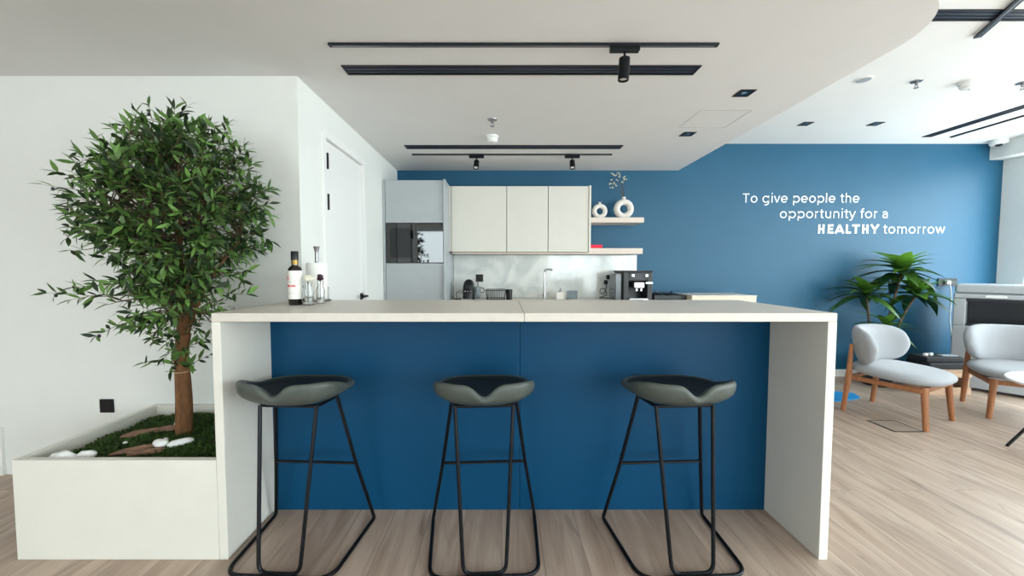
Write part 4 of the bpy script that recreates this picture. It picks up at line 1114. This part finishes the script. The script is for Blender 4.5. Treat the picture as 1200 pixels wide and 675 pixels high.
obj('plug', b, M_WHITE, pn, bevel=.008)
t = thing('socket_strip', 'dark horizontal socket strip on the blue wall left of the printer', 'socket', (5.31, YB, 1.14))
b = nb(); box(b, -.095, .13, -.014, 0, -.045, .045); obj('plate', b, M_GRAF, t, bevel=.003)
for x in (-.055, .085):
    b = nb(); lathe(b, [(.001, 0), (.026, 0), (.026, .0015), (.001, .0015)], 18); o = obj('outlet', b, M_BLKP, t, smooth=True); o.location = (x, -.0142, 0); o.rotation_euler = (PI / 2, 0, 0)

# wooden crate with boxes on it
cr = thing('wooden_crate', 'low pale wooden crate on the floor between the two lounge chairs', 'crate', (4.62, 4.12, 0))
for (a, c, d, e, z0, z1) in ((-.21, .22, -.13, -.112, .18, .245), (-.21, .22, -.13, -.112, .0, .075), (-.21, -.192, -.111, .13, .0, .245), (.202, .22, -.111, .13, .0, .245), (-.192, .202, .112, .13, .0, .245)):
    b = nb(); box(b, a, c, d, e, z0, z1); obj('board', b, M_CRATE, cr, bevel=.003)
b = nb(); box(b, -.191, .201, -.111, .111, .0, .015); obj('board', b, M_CRATE, cr)
b = nb(); box(b, -.21, .22, -.13, .13, .2455, .262); obj('crate_top', b, M_CRATE, cr, bevel=.002)
b = nb(); blob(b, (4.66, 4.10, .07), (.12, .07, .053), seed=2, amp=.3); o = obj('purple_cloth', b, M_PURPLE, smooth=True, angle=180); tag(o, 'dark purple folded cloth inside the wooden crate', 'cloth')
b = nb(); box(b, -.21, .21, -.12, .12, 0, .065); o = obj('document_box', b, M_GRAF, bevel=.006); o.location = (4.625, 4.12, .2625); tag(o, 'lower flat black box on top of the wooden crate', 'box', 'flat black boxes on the crate')
b = nb(); box(b, -.19, .19, -.10, .10, 0, .055); o = obj('document_box', b, M_GRAF, bevel=.006); o.location = (4.60, 4.13, .328); tag(o, 'upper flat black box stacked on the crate behind the lounge chairs', 'box', 'flat black boxes on the crate')
for k, (x, y) in enumerate(((4.47, 4.10), (4.545, 4.12))):
    b = nb(); box(b, -.026, .026, -.012, .012, 0, .028); o = obj('white_adapter', b, M_WHITE, bevel=.005); o.location = (x, y, .3835); o.rotation_euler = (0, 0, .3)
    tag(o, ['small white adapter at the left end of the upper black box', 'small white adapter right beside the leftmost adapter on the black box'][k], 'adapter', 'white adapters on the black box')
b = nb(); box(b, -.08, .08, -.03, .03, 0, .012); o = obj('keyboard_slab', b, M_PRN, bevel=.003); o.location = (4.70, 4.10, .3835); tag(o, 'thin pale grey slab lying on the upper black box', 'slab')

# bright blue foam mat and floor box
b = nb(); prism(b, [(3.05, 3.82), (3.33, 3.78), (3.60, 3.88), (3.66, 4.02), (3.40, 4.14), (3.10, 4.14)], 0.0, .012); o = obj('floor_mat', b, M_CYAN, bevel=.003); tag(o, 'bright blue flat mat on the floor behind the lounge chair', 'mat')
fb = thing('floor_box', 'square flush floor box with a dark edge in front of the lounge chair', 'floor box', (3.25, 3.19, 0))
b = nb(); s = .121
for (a, c, d, e) in ((-s, s, -s, -s + .010), (-s, s, s - .010, s), (-s, -s + .022, -s + .01, s - .01), (s - .01, s, -s + .01, s - .01)): box(b, a, c, d, e, 0, .003)
obj('frame', b, mat('floor_box_frame', (84, 82, 82), .4, .5, var=.05), fb)
b = nb(); box(b, -s + .0222, s - .0102, -s + .0102, s - .0102, 0, .002); obj('lid', b, mat('floor_box_lid', (164, 147, 133), .45, var=.08, stretch=(14, 1, 1), scale=12), fb)

# ------------------------------------------------------------------ light: daylight through the windows
w = bpy.data.worlds.new('World'); S.world = w; w.use_nodes = True
nt = w.node_tree; bg = nt.nodes['Background']
tc = nt.nodes.new('ShaderNodeTexCoord'); sp = nt.nodes.new('ShaderNodeSeparateXYZ'); nt.links.new(tc.outputs['Generated'], sp.inputs[0])
mr = nt.nodes.new('ShaderNodeMapRange'); mr.inputs['From Min'].default_value = -.2; mr.inputs['From Max'].default_value = .4; nt.links.new(sp.outputs['Z'], mr.inputs['Value'])
rp = nt.nodes.new('ShaderNodeValToRGB'); nt.links.new(mr.outputs[0], rp.inputs['Fac'])
rp.color_ramp.elements[0].color = (.56, .60, .63, 1); rp.color_ramp.elements[1].color = (.84, .94, 1.0, 1)
nt.links.new(rp.outputs[0], bg.inputs['Color']); bg.inputs['Strength'].default_value = 6.0

def portal(name, loc, rot, sx, sy, power, col=(1, 1, 1)):
    l = bpy.data.lights.new(name, 'AREA'); l.shape = 'RECTANGLE'; l.size = sx; l.size_y = sy
    o = bpy.data.objects.new(name, l); COL.objects.link(o); o.location = loc; o.rotation_euler = rot
    if power is None: l.cycles.is_portal = True
    else: l.energy = power; l.color = col
    return o
for a, c in RSP: portal('window_daylight', (XR + .145, (a + c) / 2, 1.505), (0, PI / 2, 0), 2.1, c - a, None)
for a, c in BSP: portal('window_daylight', ((a + c) / 2, YS - .145, 1.505), (PI / 2, 0, 0), c - a, 2.1, None)

# ------------------------------------------------------------------ camera and colour
cam = bpy.data.cameras.new('Camera'); co = bpy.data.objects.new('Camera', cam); COL.objects.link(co)
cam.sensor_fit = 'HORIZONTAL'; cam.sensor_width = 36; cam.lens = 460 / 1200 * 36
cam.shift_x = 12 / 1200
co.location = (0, 0, 1.30); co.rotation_euler = (math.radians(90 - 2.8), 0, 0)
cam.clip_start = .02
S.camera = co
S.view_settings.view_transform = 'Standard'; S.view_settings.look = 'None'; S.view_settings.gamma = 1.0
S.view_settings.use_curve_mapping = False
S.view_settings.exposure = 1.2
S.cycles.max_bounces = 12; S.cycles.diffuse_bounces = 6; S.cycles.transmission_bounces = 8; S.cycles.transparent_max_bounces = 12
